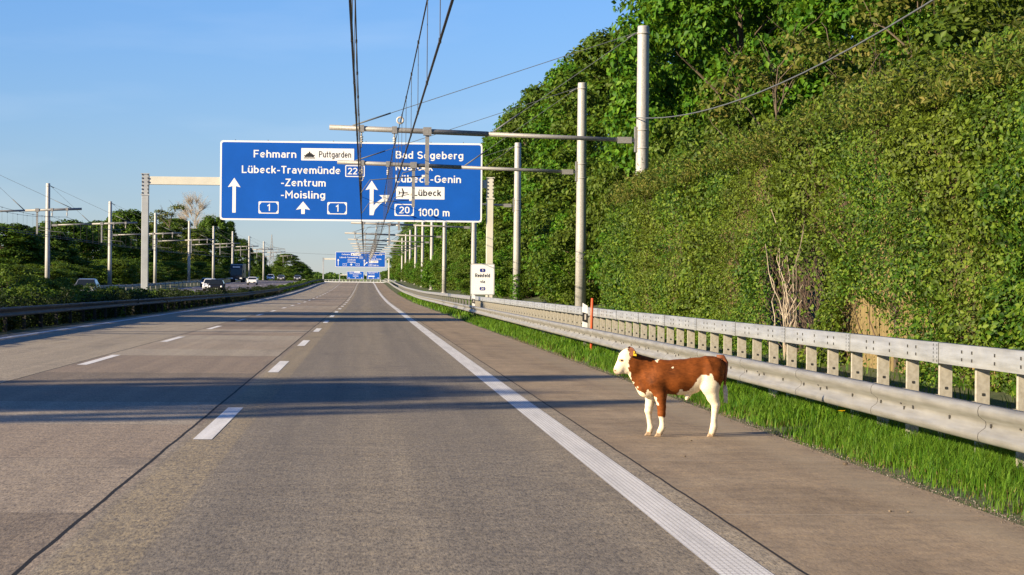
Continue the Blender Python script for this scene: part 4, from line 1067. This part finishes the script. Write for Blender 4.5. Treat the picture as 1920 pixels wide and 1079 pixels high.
def stone(x, y, r, mat, label, sq=1.0):
    rs = np.random.default_rng(int(x*1000+y)); mb = MB()
    pts = []
    for i in range(4):
        ph = math.pi*i/3; 
        for j in range(7): pts.append((r*math.sin(ph)*math.cos(j*.9)*rs.uniform(.7, 1.2), r*sq*math.sin(ph)*math.sin(j*.9)*rs.uniform(.7, 1.2), r*.6*math.cos(ph)))
    fs = [(i*7+j, i*7+(j+1) % 7, (i+1)*7+(j+1) % 7, (i+1)*7+j) for i in range(3) for j in range(7)]
    mb.add(pts, fs); o = mb.build('pebble', mat); o.location = (x, y, E(y)+r*.45); return tag(o, label, 'pebble', 'bits lying on the shoulder')
stone(4.30, 20.5, .028, m['bark'], 'dark clod lying on the shoulder near the grass edge', .7)
stone(3.72, 16.2, .013, m['gravel'], 'tiny pale pebble on the shoulder, left one of a close pair'); stone(3.84, 16.15, .013, m['gravel'], 'tiny pale pebble on the shoulder, right one of a close pair')
stone(2.98, 21.4, .014, m['bark'], 'small dark clod on the open shoulder near the edge line'); stone(3.35, 23.6, .014, m['bark'], 'small dark clod just below the hind hooves of the calf')
dn = empty('dandelion', (5.02, 24.2, T(5.02, 24.2)), 'single yellow dandelion flower in the grass under the guardrail', 'flower')
mb = MB(); mb.tube([(0, 0, 0), (.01, 0, .27)], .005, 5); mb.build('stem', m['grass'], dn)
yl = simple('dandelion_yellow', (.85, .55, .01), .6); mb = MB()
for k in range(14):
    a = k*2*math.pi/14; mb.add([(.01, 0, .27), (.01+.034*math.cos(a-.2), .034*math.sin(a-.2), .285), (.01+.04*math.cos(a), .04*math.sin(a), .282), (.01+.034*math.cos(a+.2), .034*math.sin(a+.2), .285)], [(0, 1, 2, 3)])
mb.build('petals', yl, dn)

# ------------------------------------------------------------------ left side planting
mh = empty('median_hedge', (-12.6, 60, 0), 'low dark hedge growing the length of the central reservation', 'hedge')
rg = np.random.default_rng(55)
def hedge_leaves(n, ya, yb, size):
    y = rg.uniform(ya, yb, n); a = rg.uniform(-.2, math.pi+.2, n)
    hh = np.interp(y, [40, 90, 135, 170, 240, 320, 640], [1.15, 1.2, 1.05, .70, .55, .60, .85])*(.75+.5*fbm(np.stack([y*.35, y*0, y*0], 1)))
    u = rg.random(n)**.4; wv = 1.0*(.7+.6*fbm(np.stack([y*.5, a, y*0+3], 1)))
    x = -12.25+wv*np.cos(a)*u; z = terrain(x, y)+np.maximum(.03, hh*np.sin(a)*u*(.7+.6*fbm(np.stack([y*1.3, a*1.5, y*0+5], 1))))
    nr = np.stack([np.cos(a), rg.normal(size=n)*.5, np.sin(a)+.4], 1)+rg.normal(size=(n, 3))*.5
    return leaves(np.stack([x, y, z], 1), nr, size*rg.uniform(.6, 1.3, n), .65, rg)
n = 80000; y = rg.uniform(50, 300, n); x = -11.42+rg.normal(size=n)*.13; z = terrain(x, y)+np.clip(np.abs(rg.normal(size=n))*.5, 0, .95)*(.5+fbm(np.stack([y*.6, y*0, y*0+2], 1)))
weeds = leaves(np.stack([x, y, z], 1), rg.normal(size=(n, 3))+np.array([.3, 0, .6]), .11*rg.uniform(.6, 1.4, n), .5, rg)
o = np_mesh('undergrowth', *weeds, m['leaf_weed_shade'], mh); o.location = (12.6, -60, 0); o['kind'] = 'stuff'
v, fc = merge([hedge_leaves(30000, 55, 130, .13), hedge_leaves(26000, 130, 260, .2), hedge_leaves(26000, 260, 640, .34)])
o = np_mesh('foliage', v, fc, m['leaf_median'], mh); o.location = (12.6, -60, 0)
MS = 'shrubs on the central reservation'
for (x, y, h, r, l) in ((-13.0, 80, 1.9, 1.2, 'tall leafy shrub at the left edge above the shaded guardrail'), (-13.3, 87, 2.2, 1.3, 'tall leafy shrub left of the first left hand mast'), (-13.0, 93, 1.9, 1.2, 'leafy shrub in front of the first left hand mast'),
                        (-12.8, 74, 1.4, 1.1, 'low bright shrub at the very left edge'), (-13.2, 101, 1.8, 1.2, 'leafy shrub right of the first left hand mast'), (-12.9, 109, 1.55, 1.2, 'low shrub between the first two left hand masts'), (-12.9, 122, 1.3, 1.1, 'low dark shrub below the second left hand mast')):
    plant('median', x, y, h*.85, r, l, 'shrub', MS)
LG = 'trees beyond the oncoming lanes'
def pxtree(kind, px, ytop, X, r, label, v=None, group=LG):
    Y = -X*F_PX/(684-px); zt = CAM_H+(535-ytop-(684-px)*.0087)*Y/F_PX
    return plant(kind, X, Y, (zt-T(X, Y))*1.1, r*1.1, label, 'tree', group, v)
pxtree('dark', 10, 432, -46, 6.0, 'dark tree cut by the left edge of the picture')
pxtree('dark', 118, 428, -47, 5.8, 'broad dark tree right behind the first left hand mast')
pxtree('mid', 52, 448, -95, 6.0, 'pale far tree showing between two dark trees at left')
pxtree('dark', 72, 470, -44, 3.5, 'smaller dark tree beside the broad dark tree at left')
pxtree('dark', 190, 428, -50, 6.0, 'dark tree between the first and second left hand masts')
pxtree('dark', 243, 410, -48, 6.0, 'tall dark tree just left of the cream gantry column')
pxtree('mid', 292, 432, -47, 6.0, 'greener tree just right of the cream gantry column')
pxtree('brown', 320, 396, -49, 7.5, 'tall brownish budding tree right of the cream gantry column')
pxtree('mid', 326, 420, -52, 6.5, 'brownish tree below the bare treetop')
pxtree('bare', 366, 385, -58, 6.5, 'tall leafless tree standing out above the left hand woods')
pxtree('mid', 366, 438, -46, 6.5, 'green tree in front of the leafless tree')
pxtree('dark', 402, 420, -50, 6.5, 'dark tree right of the leafless tree')
pxtree('conifer', 432, 425, -46, 4.5, 'dark conifer behind the dark lorry')
pxtree('dark', 452, 458, -43, 4.6, 'dark tree at the end of the woods above the white oncoming car')
pxtree('dark', 482, 480, -44, 5.0, 'small dark tree left of the lattice pylon')
pxtree('mid', 537, 482, -42, 9.0, 'round green tree right of the lattice pylon')
pxtree('dark', 562, 500, -45, 8.0, 'low dark tree at the right foot of the round green tree')
plant('shrub', -43, 1215, 10, 9, 'bushy lower part of the far round tree right of the pylon', 'tree', LG); plant('shrub', -50, 1230, 12, 9, 'bushy left flank of the far round tree right of the pylon', 'tree', LG)
plant('dark', -46, 330, 8, 6, 'dark undergrowth tree behind the first left hand masts', 'tree', LG)
for k in range(26):
    y = 250+k*20+random.uniform(-4, 4); plant('shrub', -38.5+random.uniform(-1.5, 1), y, random.uniform(2.2, 4.2), random.uniform(3.0, 4.6), 'green bush at the foot of the woods beyond the oncoming lanes', 'shrub', 'bushes beyond the oncoming lanes')
# trees further left, out of the frame, whose long shadows cross the road
for (x, y, h, r, l) in ((-36.5, 20.0, 14.8, 2.8, 'slim tree left of the frame whose shadow touches the shoulder ahead of the calf'), (-36.5, 11.4, 14.7, 2.0, 'slim tree left of the frame whose shadow runs to the hooves of the calf'),
                        (-37.5, 15.6, 13.9, 5.2, 'lower tree left of the frame between two slim ones'), (-37.5, 88, 15.4, 7.5, 'tree left of the frame casting the band of shade near the third dash'), (-38.5, 108, 15.4, 7.5, 'tree left of the frame beyond the shade caster'), (-40, 176, 12, 5, 'tree left of the frame near the oncoming lanes'), (-41, 215, 13, 5.5, 'tree just out of the frame at left')):
    plant('brown' if l.startswith('slim') else 'dark' if 'band' in l else 'mid', x, y, h, r, l, 'tree', LG)
# far woods
rg = np.random.default_rng(91); n = 26000
x = rg.uniform(-420, 30, n); y = 1750+rg.normal(size=n)*25; hh = 7+8*fbm(np.stack([x*.03, x*0, x*0], 1))+3*fbm(np.stack([x*.2, x*0, x*0+5], 1))+np.clip((-x-40)/60, 0, 1)*3
z = terrain(x, y)+hh*rg.random(n)**.6
v, fc = leaves(np.stack([x, y, z], 1), rg.normal(size=(n, 3))+np.array([0, -.4, .5]), rg.uniform(1.0, 2.6, n), .8, rg)
tag(np_mesh('distant_woods', v, fc, m['leaf_dark']), 'far off dark woods along the horizon', None, None, 'stuff')

# ------------------------------------------------------------------ vehicles on the opposite carriageway (coming towards the camera)
def car(x, y, paint, label, s=1.0, suv=False):
    g = empty('oncoming_car', (x, y, E(y)+.304), label, 'car', 'cars on the oncoming carriageway')
    H = 1.62 if suv else 1.46
    side = [(-2.15, .42), (-2.2, .62), (-2.1, .80), (-1.25, .96), (-.55, H-.06), (.1, H), (1.1, H-.04), (1.75, 1.02), (2.15, .95), (2.2, .5), (2.1, .3), (-2.05, .3)]
    mb = MB(); n = len(side)
    def wid(z): return .90 if z < .97 else .90-(z-.97)/(H-.97)*.24
    vs = [(-wid(z), yy, z) for yy, z in side]+[(wid(z), yy, z) for yy, z in side]
    mb.add(vs, [tuple(range(n))[::-1], tuple(range(n, 2*n))]+[(i, (i+1) % n, (i+1) % n+n, i+n) for i in range(n)]); mb.build('body', paint, g, .05)
    mb = MB(); z0, z1 = 1.0, H-.10; 
    def fr(z): return -1.25+(z-.96)/(H-.06-.96)*.70
    mb.add([(-.80, fr(z0)-.025, z0), (.80, fr(z0)-.025, z0), (.64, fr(z1)-.025, z1), (-.64, fr(z1)-.025, z1)], [(0, 1, 2, 3)]); mb.build('windscreen', m['glass_dark'], g)
    for sd in (-1, 1):
        mb = MB(); mb.add([(sd*.905, -1.0, 1.0), (sd*.905, 1.5, 1.0), (sd*.70, 1.0, H-.12), (sd*.70, -.45, H-.12)], [(0, 1, 2, 3)]); mb.build('side_window', m['glass_dark'], g)
        mb = MB(); mb.tube([(sd*.68, -2.19, .70), (sd*.68, -2.10, .72)], [.10, .15], 10); mb.build('headlight', m['lamp'], g)
        mb = MB(); mb.box(sd*1.0-.09, sd*1.0+.09, -.95, -.80, .98, 1.12); mb.build('mirror', paint, g)
        for yy in (-1.35, 1.35):
            mb = MB(); mb.tube([(sd*.70, yy, .32), (sd*.91, yy, .32)], .32, 16); w = mb.build('wheel', m['rubber'], g)
            mb = MB(); mb.tube([(sd*.905, yy, .32), (sd*.92, yy, .32)], .2, 12); mb.build('rim', m['steel'], w)
    mb = MB(); mb.box(-.6, .6, -2.235, -2.18, .38, .55); mb.build('grille', m['rubber'], g)
    mb = MB(); mb.box(-.26, .26, -2.245, -2.236, .42, .53); mb.build('number_plate', m['white'], g)
    return g
car(-17.6, 278, m['car_black'], 'black oncoming car with bright headlamps just above the median hedge', suv=True)
car(-20.2, 306, m['car_white'], 'white oncoming car partly hidden behind the black car', suv=True)
car(-20.6, 428, m['car_white'], 'white oncoming car alone on the open lane')
car(-24.2, 600, m['car_white'], 'small white oncoming car at the foot of the pylon', suv=True)
car(-21.0, 585, m['car_grey'], 'small dark grey oncoming car right of the pylon')
car(-17.6, 610, m['car_grey'], 'farthest dark oncoming car under the round green tree')
car(-23.2, 196, m['car_grey'], 'grey oncoming car whose roof shows over the shrubs at left', suv=True)
car(-25.0, 370, m['car_grey'], 'grey oncoming car on the outer lane beside the pale guardrail')
lt = empty('oncoming_lorry', (-27.0+.6, 480, E(480)+.304), 'tall dark lorry coming along the outer oncoming lane', 'lorry')
mb = MB(); mb.prism_x([(-.0, .5), (-.12, 1.4), (0.0, 2.9), (.5, 3.6), (2.2, 3.75), (2.2, .5)], -1.22, 1.22); mb.build('cab', m['truck_dark'], lt, .06)
mb = MB(); mb.box(-1.27, 1.27, 2.6, 14, .95, 3.9); mb.build('trailer', m['truck_dark'], lt, .03)
mb = MB(); mb.add([(-1.1, -.13, 1.55), (1.1, -.13, 1.55), (1.1, -.03, 2.75), (-1.1, -.03, 2.75)], [(0, 1, 2, 3)]); mb.build('windscreen', m['glass_dark'], lt)
mb = MB(); mb.box(-.75, .75, .12, .2, 3.05, 3.3); mb.build('roof_board', m['white'], lt)
for sd in (-1, 1):
    mb = MB(); mb.box(sd*.92-.22, sd*.92+.22, -.14, -.02, .75, 1.0); mb.build('headlight', m['lamp'], lt)
    mb = MB(); mb.box(sd*1.42-.12, sd*1.42+.12, .1, .25, 1.9, 2.6); mb.build('mirror', m['truck_dark'], lt)
    for yy in (1.2, 4.5, 10.5, 11.8):
        mb = MB(); mb.tube([(sd*.85, yy, .5), (sd*1.2, yy, .5)], .5, 16); mb.build('wheel', m['rubber'], lt)
mb = MB(); mb.box(-.26, .26, -.10, -.06, .55, .67); mb.build('number_plate', m['white'], lt)

# ------------------------------------------------------------------ the calf
CS = 853.0                                        # reference units per metre of the animal's side view
def CP(cx, cy, w=0.0): return np.array([(cx-800)/CS, w, (965-cy)/CS])
prims = []
def cap(a, b, ra, rb, s=1.0, k=.03): prims.append((CP(*a), CP(*b), ra/CS, rb/CS, s, k))
cap((590, 414), (740, 412), 158, 160, .80); cap((740, 412), (900, 388), 160, 156, .84); cap((900, 380), (1050, 345), 142, 132, .86)
cap((1050, 340), (1098, 322), 135, 92, 1.0)
cap((590, 400), (490, 410), 142, 122, .72); cap((520, 480), (455, 510), 100, 82, .72)
cap((335, 380), (440, 530), 58, 74, .5, .04)
cap((520, 365), (330, 285), 124, 92, .60)
cap((330, 290), (270, 250), 92, 82, .72)
cap((262, 232), (262, 240), 76, 78, .80, .02); cap((258, 240), (196, 335), 72, 50, .74, .02); cap((215, 300), (255, 345), 50, 42, .70, .02); cap((196, 335), (184, 352), 50, 46, .85, .015)
cap((268, 182), (285, 190), 36, 40, 1.3, .02)
for w in (-1, 1):
    if w < 0:
        L = [(540, 470, -.075, 92), (572, 585, -.085, 52), (583, 690, -.085, 38), (584, 755, -.085, 34), (590, 800, -.085, 23), (593, 850, -.085, 22), (590, 885, -.085, 28), (568, 925, -.085, 27)]
        Hh = [(1055, 405, -.085, 108), (1040, 500, -.095, 82), (1062, 590, -.09, 52), (1092, 665, -.085, 38), (1086, 720, -.085, 29), (1078, 800, -.085, 25), (1076, 870, -.085, 31), (1060, 930, -.085, 29)]
    else:
        L = [(520, 470, .075, 88), (498, 590, .08, 48), (486, 680, .08, 36), (478, 732, .08, 33), (482, 780, .08, 22), (490, 835, .08, 21), (500, 890, .08, 26), (490, 926, .08, 25)]
        Hh = [(1060, 405, .085, 105), (1055, 500, .095, 80), (1085, 590, .09, 50), (1116, 660, .085, 36), (1108, 720, .085, 28), (1100, 795, .085, 24), (1098, 866, .085, 29), (1084, 926, .085, 27)]
    for ch in (L, Hh):
        for a, b in zip(ch[:-1], ch[1:]): cap(a[:3], b[:3], a[3]+3, b[3]+3, 1.0 if a[3] < 60 else .75, .028 if a[3] > 45 else .012)
cap((860, 520), (838, 585), 40, 26, .8, .025); cap((838, 585), (828, 615), 25, 17, .8, .015)
cap((760, 540), (900, 515), 30, 45, 1.2, .04)
def calf_sdf(p):
    d = np.full(p.shape[:-1], 9.0)
    for a, b, ra, rb, s, k in prims:
        q = p.copy(); a2 = a.copy(); b2 = b.copy()
        wc = (a[1]+b[1])/2
        q[..., 1] = (q[..., 1]-wc)/s+wc
        ab = b2-a2; t = np.clip(((q-a2)@ab)/max(ab@ab, 1e-9), 0, 1)
        dd = np.linalg.norm(q-(a2+t[..., None]*ab), axis=-1)-(ra+(rb-ra)*t)
        h = np.clip(.5+.5*(d-dd)/k, 0, 1); d = d*(1-h)+dd*h-k*h*(1-h)
    return d
def surface_nets(lo, hi, st):
    xs = [np.arange(lo[i], hi[i]+st, st) for i in range(3)]
    nx, ny, nz = map(len, xs); D = np.empty((nx, ny, nz))
    for i in range(0, nx, 8):
        G = np.stack(np.meshgrid(xs[0][i:i+8], xs[1], xs[2], indexing='ij'), -1); D[i:i+8] = calf_sdf(G)
    ins = D < 0
    c = np.zeros((nx-1, ny-1, nz-1), int)
    for a in (0, 1):
        for b in (0, 1):
            for e in (0, 1): c += ins[a:nx-1+a, b:ny-1+b, e:nz-1+e]
    act = (c > 0) & (c < 8); idx = -np.ones(act.shape, int); cells = np.argwhere(act); idx[act] = np.arange(len(cells))
    acc = np.zeros((len(cells), 3)); cnt = np.zeros(len(cells))
    corners = [(a, b, e) for a in (0, 1) for b in (0, 1) for e in (0, 1)]
    for i, p in enumerate(corners):
        for q in corners[i+1:]:
            if sum(abs(p[k]-q[k]) for k in range(3)) != 1: continue
            d0 = D[cells[:, 0]+p[0], cells[:, 1]+p[1], cells[:, 2]+p[2]]; d1 = D[cells[:, 0]+q[0], cells[:, 1]+q[1], cells[:, 2]+q[2]]
            cr = (d0 < 0) != (d1 < 0); t = np.where(cr, d0/np.where(cr, d0-d1, 1), 0)
            acc[cr] += (np.array(p)+t[:, None]*(np.array(q)-np.array(p)))[cr]; cnt[cr] += 1
    V = np.array(lo)+(cells+acc/cnt[:, None])*st
    F = []
    for ax in range(3):
        u, w = (ax+1) % 3, (ax+2) % 3
        sl0 = [slice(None)]*3; sl1 = [slice(None)]*3; sl0[ax] = slice(0, -1); sl1[ax] = slice(1, None)
        A, B = ins[tuple(sl0)], ins[tuple(sl1)]
        for flip, mask in ((False, A & ~B), (True, ~A & B)):
            e = np.argwhere(mask); e = e[(e[:, u] > 0) & (e[:, w] > 0) & (e[:, u] < D.shape[u]-1) & (e[:, w] < D.shape[w]-1)]
            du = np.zeros(3, int); du[u] = 1; dw = np.zeros(3, int); dw[w] = 1
            g_ = lambda z: idx[z[:, 0], z[:, 1], z[:, 2]]
            qd = np.stack([g_(e-du-dw), g_(e-dw), g_(e), g_(e-du)], 1)
            if flip: qd = qd[:, ::-1]
            F.append(qd)
    return V, np.concatenate(F)
V, F_ = surface_nets(CP(100, 1000, -.27), CP(1230, 110, .27), .0075)
def in_poly(px, py, P):
    ins = np.zeros(px.shape, bool); j = len(P)-1
    for i in range(len(P)):
        (xi, yi), (xj, yj) = P[i], P[j]
        ins ^= ((yi > py) != (yj > py)) & (px < (xj-xi)*(py-yi)/((yj-yi) if yj != yi else 1e-9)+xi); j = i
    return ins
cx = V[:, 0]*CS+800; cy = 965-V[:, 2]*CS
nz = np.stack([fbm(V*22, 3), fbm(V*22+40, 3)], 1)-.5; cx = cx+nz[:, 0]*60; cy = cy+nz[:, 1]*60
near = V[:, 1] < 0
white = in_poly(cx, cy, [(60, 100), (262, 120), (292, 190), (290, 240), (272, 290), (282, 370), (303, 412), (318, 455), (368, 540), (430, 585), (455, 530), (522, 590), (545, 660), (520, 700), (440, 700), (330, 560), (60, 500)])
white |= in_poly(cx, cy, [(1030, 370), (985, 385), (925, 400), (895, 450), (870, 505), (840, 530), (745, 535), (735, 570), (790, 640), (1000, 700), (1250, 1100), (1250, 520), (1122, 500), (1108, 470), (1070, 430)])
white |= (cy > 785) & (cx < 700)
white |= (~near) & (cy > 610) & (cx < 560)
white |= (cy > 640) & (cx > 900)
white |= in_poly(cx, cy, [(515, 230), (580, 235), (560, 268), (530, 262)]); white |= (cx-683)**2+(cy-325)**2 < 100
C = np.where(white[:, None], np.array([.80, .69, .50]), np.array([.160, .045, .009]))
lump = (fbm(V*7, 3)-.5)[:, None]; fold = (fbm(np.stack([V[:, 0]*26+V[:, 2]*6, V[:, 1]*8, V[:, 2]*5], 1), 3)-.5)[:, None]; hair = (fbm(V*np.array([30, 60, 90]), 2)-.5)[:, None]
neckw = np.exp(-((cx-430)/120)**4)[:, None]
C = C*np.where(white[:, None], 1+.16*lump+.14*hair, 1+1.15*lump+.7*hair+1.1*fold*neckw)  # fold darkens the neck wrinkles: crease shade put into the coat colour
dirt = np.clip((cy-820)/120, 0, 1)[:, None]*np.clip(.5+lump*2.5, 0, 1)*white[:, None]; C = C*(1-.35*dirt)+np.array([.30, .22, .13])*.35*dirt
nose = np.exp(-(((V[:, 0]*CS+800-150)/26)**2+((965-V[:, 2]*CS-362)/30)**2))[:, None]; C = C*(1-nose*.8)+np.array([.50, .24, .17])*nose*.8
mx_ = V[:, 0]*CS+800; my_ = 965-V[:, 2]*CS
mouth = (np.abs(my_-(384+.10*(mx_-140))) < 5) & (mx_ < 208); nost = ((mx_-150)/9)**2+((my_-352)/7)**2 < 1; eyer = ((mx_-206)/24)**2+((my_-258)/16)**2 < 1
C[mouth] *= .30; C[nost] *= .25; C[eyer] = C[eyer]*np.array([.62, .42, .32])
hoofc = np.clip((965-V[:, 2]*CS-925)/12, 0, 1)[:, None]; C = C*(1-hoofc*.5)+np.array([.45, .33, .2])*hoofc*.5
CALF = (3.36-.255, 24.4)
calf = empty('calf', (CALF[0]+.055+.22, CALF[1], E(25)), 'brown and white calf with a yellow ear tag standing on the shoulder', 'calf')
calf.scale = (.965, .965, .965)
body = np_mesh('body', V, F_, m['coat'], calf, True, color=np.concatenate([np.clip(C, 0, 1), np.ones((len(C), 1))], 1))
smo = body.modifiers.new("smooth", 'SMOOTH'); smo.factor = .5; smo.iterations = 4
m['hoof'] = simple('hoof_horn', (.36, .25, .15), .5, 0, .2, 20)
m['eye'] = simple('eye_dark', (.03, .015, .012), .12)
m['tag'] = simple('ear_tag_yellow', (.85, .55, .02), .45)
m['ear'] = simple('ear_brown', (.12, .032, .006), .7, 0, .25, 20)
m['tail'] = simple('tail_brown', (.20, .06, .018), .7, 0, .3, 20)
m['tail_white'] = simple('tail_switch', (.62, .58, .50), .8, 0, .25, 25)
for (x, y, w) in ((552, 948, -.085), (476, 947, .08), (1044, 948, -.085), (1068, 947, .085)):
    mb = MB()
    for s in (-1, 1):
        wc = w+s*.015
        base = [CP(x-34, y+17, wc-.012), CP(x-34, y+17, wc+.012), CP(x+24, y+17, wc+.014), CP(x+24, y+17, wc-.014)]
        topp = [CP(x-8, y-22, wc-.012), CP(x-8, y-22, wc+.012), CP(x+28, y-16, wc+.014), CP(x+28, y-16, wc-.014)]
        mb.add(base+topp, [(0, 3, 2, 1), (4, 5, 6, 7), (0, 1, 5, 4), (1, 2, 6, 5), (2, 3, 7, 6), (3, 0, 4, 7)])
    mb.build('hoof', m['hoof'], calf, .006)
for s in (-1, 1):
    mb = MB(); c = CP(206, 258, s*.0655); vs = []
    for i in range(5):
        for j in range(8):
            a = math.pi*i/4-math.pi/2; b = 2*math.pi*j/8; vs.append((c[0]+.011*math.cos(a)*math.cos(b), c[1]+.007*math.sin(a), c[2]+.010*math.cos(a)*math.sin(b)))
    mb.add(vs, [(i*8+j, i*8+(j+1) % 8, (i+1)*8+(j+1) % 8, (i+1)*8+j) for i in range(4) for j in range(8)], 0, True); mb.build('eye', m['eye'], calf)
    # ears: cupped leaf shapes pointing out and back
    mb = MB(); rows = 7; vs = []; b0 = CP(284, 180, s*.060)
    dirv = Vector((.056, s*.092, .004)) if s < 0 else Vector((.062, s*.085, .012))
    upv = Vector((0, 0, 1)); upv = (upv-dirv.normalized()*upv.dot(dirv.normalized())).normalized(); nv = dirv.normalized().cross(upv)
    for i in range(rows):
        t = i/(rows-1); w = .054*math.sin(math.pi*(.12+.88*t)**.8)**.7 if 0 < i < rows-1 else (.018 if i == 0 else .004); ctr = Vector(b0)+dirv*t*1.0
        for j in range(5):
            q = (j-2)/2; vs.append(ctr+upv*w*q+nv*(-abs(q)*.014)*s*(1-.3*t))
    mb.add(vs, [(i*5+j, i*5+j+1, (i+1)*5+j+1, (i+1)*5+j) for i in range(rows-1) for j in range(4)], 0, True)
    e = mb.build('ear', m['ear'], calf); so = e.modifiers.new("thick", 'SOLIDIFY'); so.thickness = .008; so.offset = 0
    if s < 0:
        mb = MB(); tb = Vector(b0)+dirv*.62-Vector((0, .014, 0))
        mb.add([tb+Vector((-.004, -.008, .012)), tb+Vector((.022, -.008, .010)), tb+Vector((.028, -.012, -.044)), tb+Vector((-.006, -.012, -.040))], [(0, 1, 2, 3)])
        o = mb.build('ear_tag', m['tag'], calf); so = o.modifiers.new("thick", 'SOLIDIFY'); so.thickness = .004
# tail with pale switch
mb = MB(); tp = [CP(1110, 225), CP(1165, 222), CP(1200, 275), CP(1198, 350), CP(1186, 440), CP(1186, 530)]
mb.tube([tuple(p) for p in tp], [.03, .028, .022, .019, .016, .010], 10); tl = mb.build('tail', m['tail'], calf)
mb = MB(); rnd = random.Random(4)
for k in range(70):
    a = CP(1184, 430+rnd.uniform(0, 90)); e = CP(1194+rnd.uniform(-16, 22), rnd.uniform(560, 660), rnd.uniform(-.02, .02)); mid = (a+e)/2+np.array([rnd.uniform(-.012, .012), rnd.uniform(-.02, .02), 0])
    mb.tube([tuple(a), tuple(mid), tuple(e)], [.004, .005, .0015], 4)
mb.build('switch', m['tail_white'], tl)
for kd, ps in protos.items():                     # a kind nobody planted is not part of the scene
    for i, p in enumerate(ps):
        if not used.get((kd, i)):
            for c in kids(p): bpy.data.objects.remove(c)
            bpy.data.objects.remove(p)
print("polys", sum(len(o.data.polygons) for o in bpy.data.objects if o.type == 'MESH'))
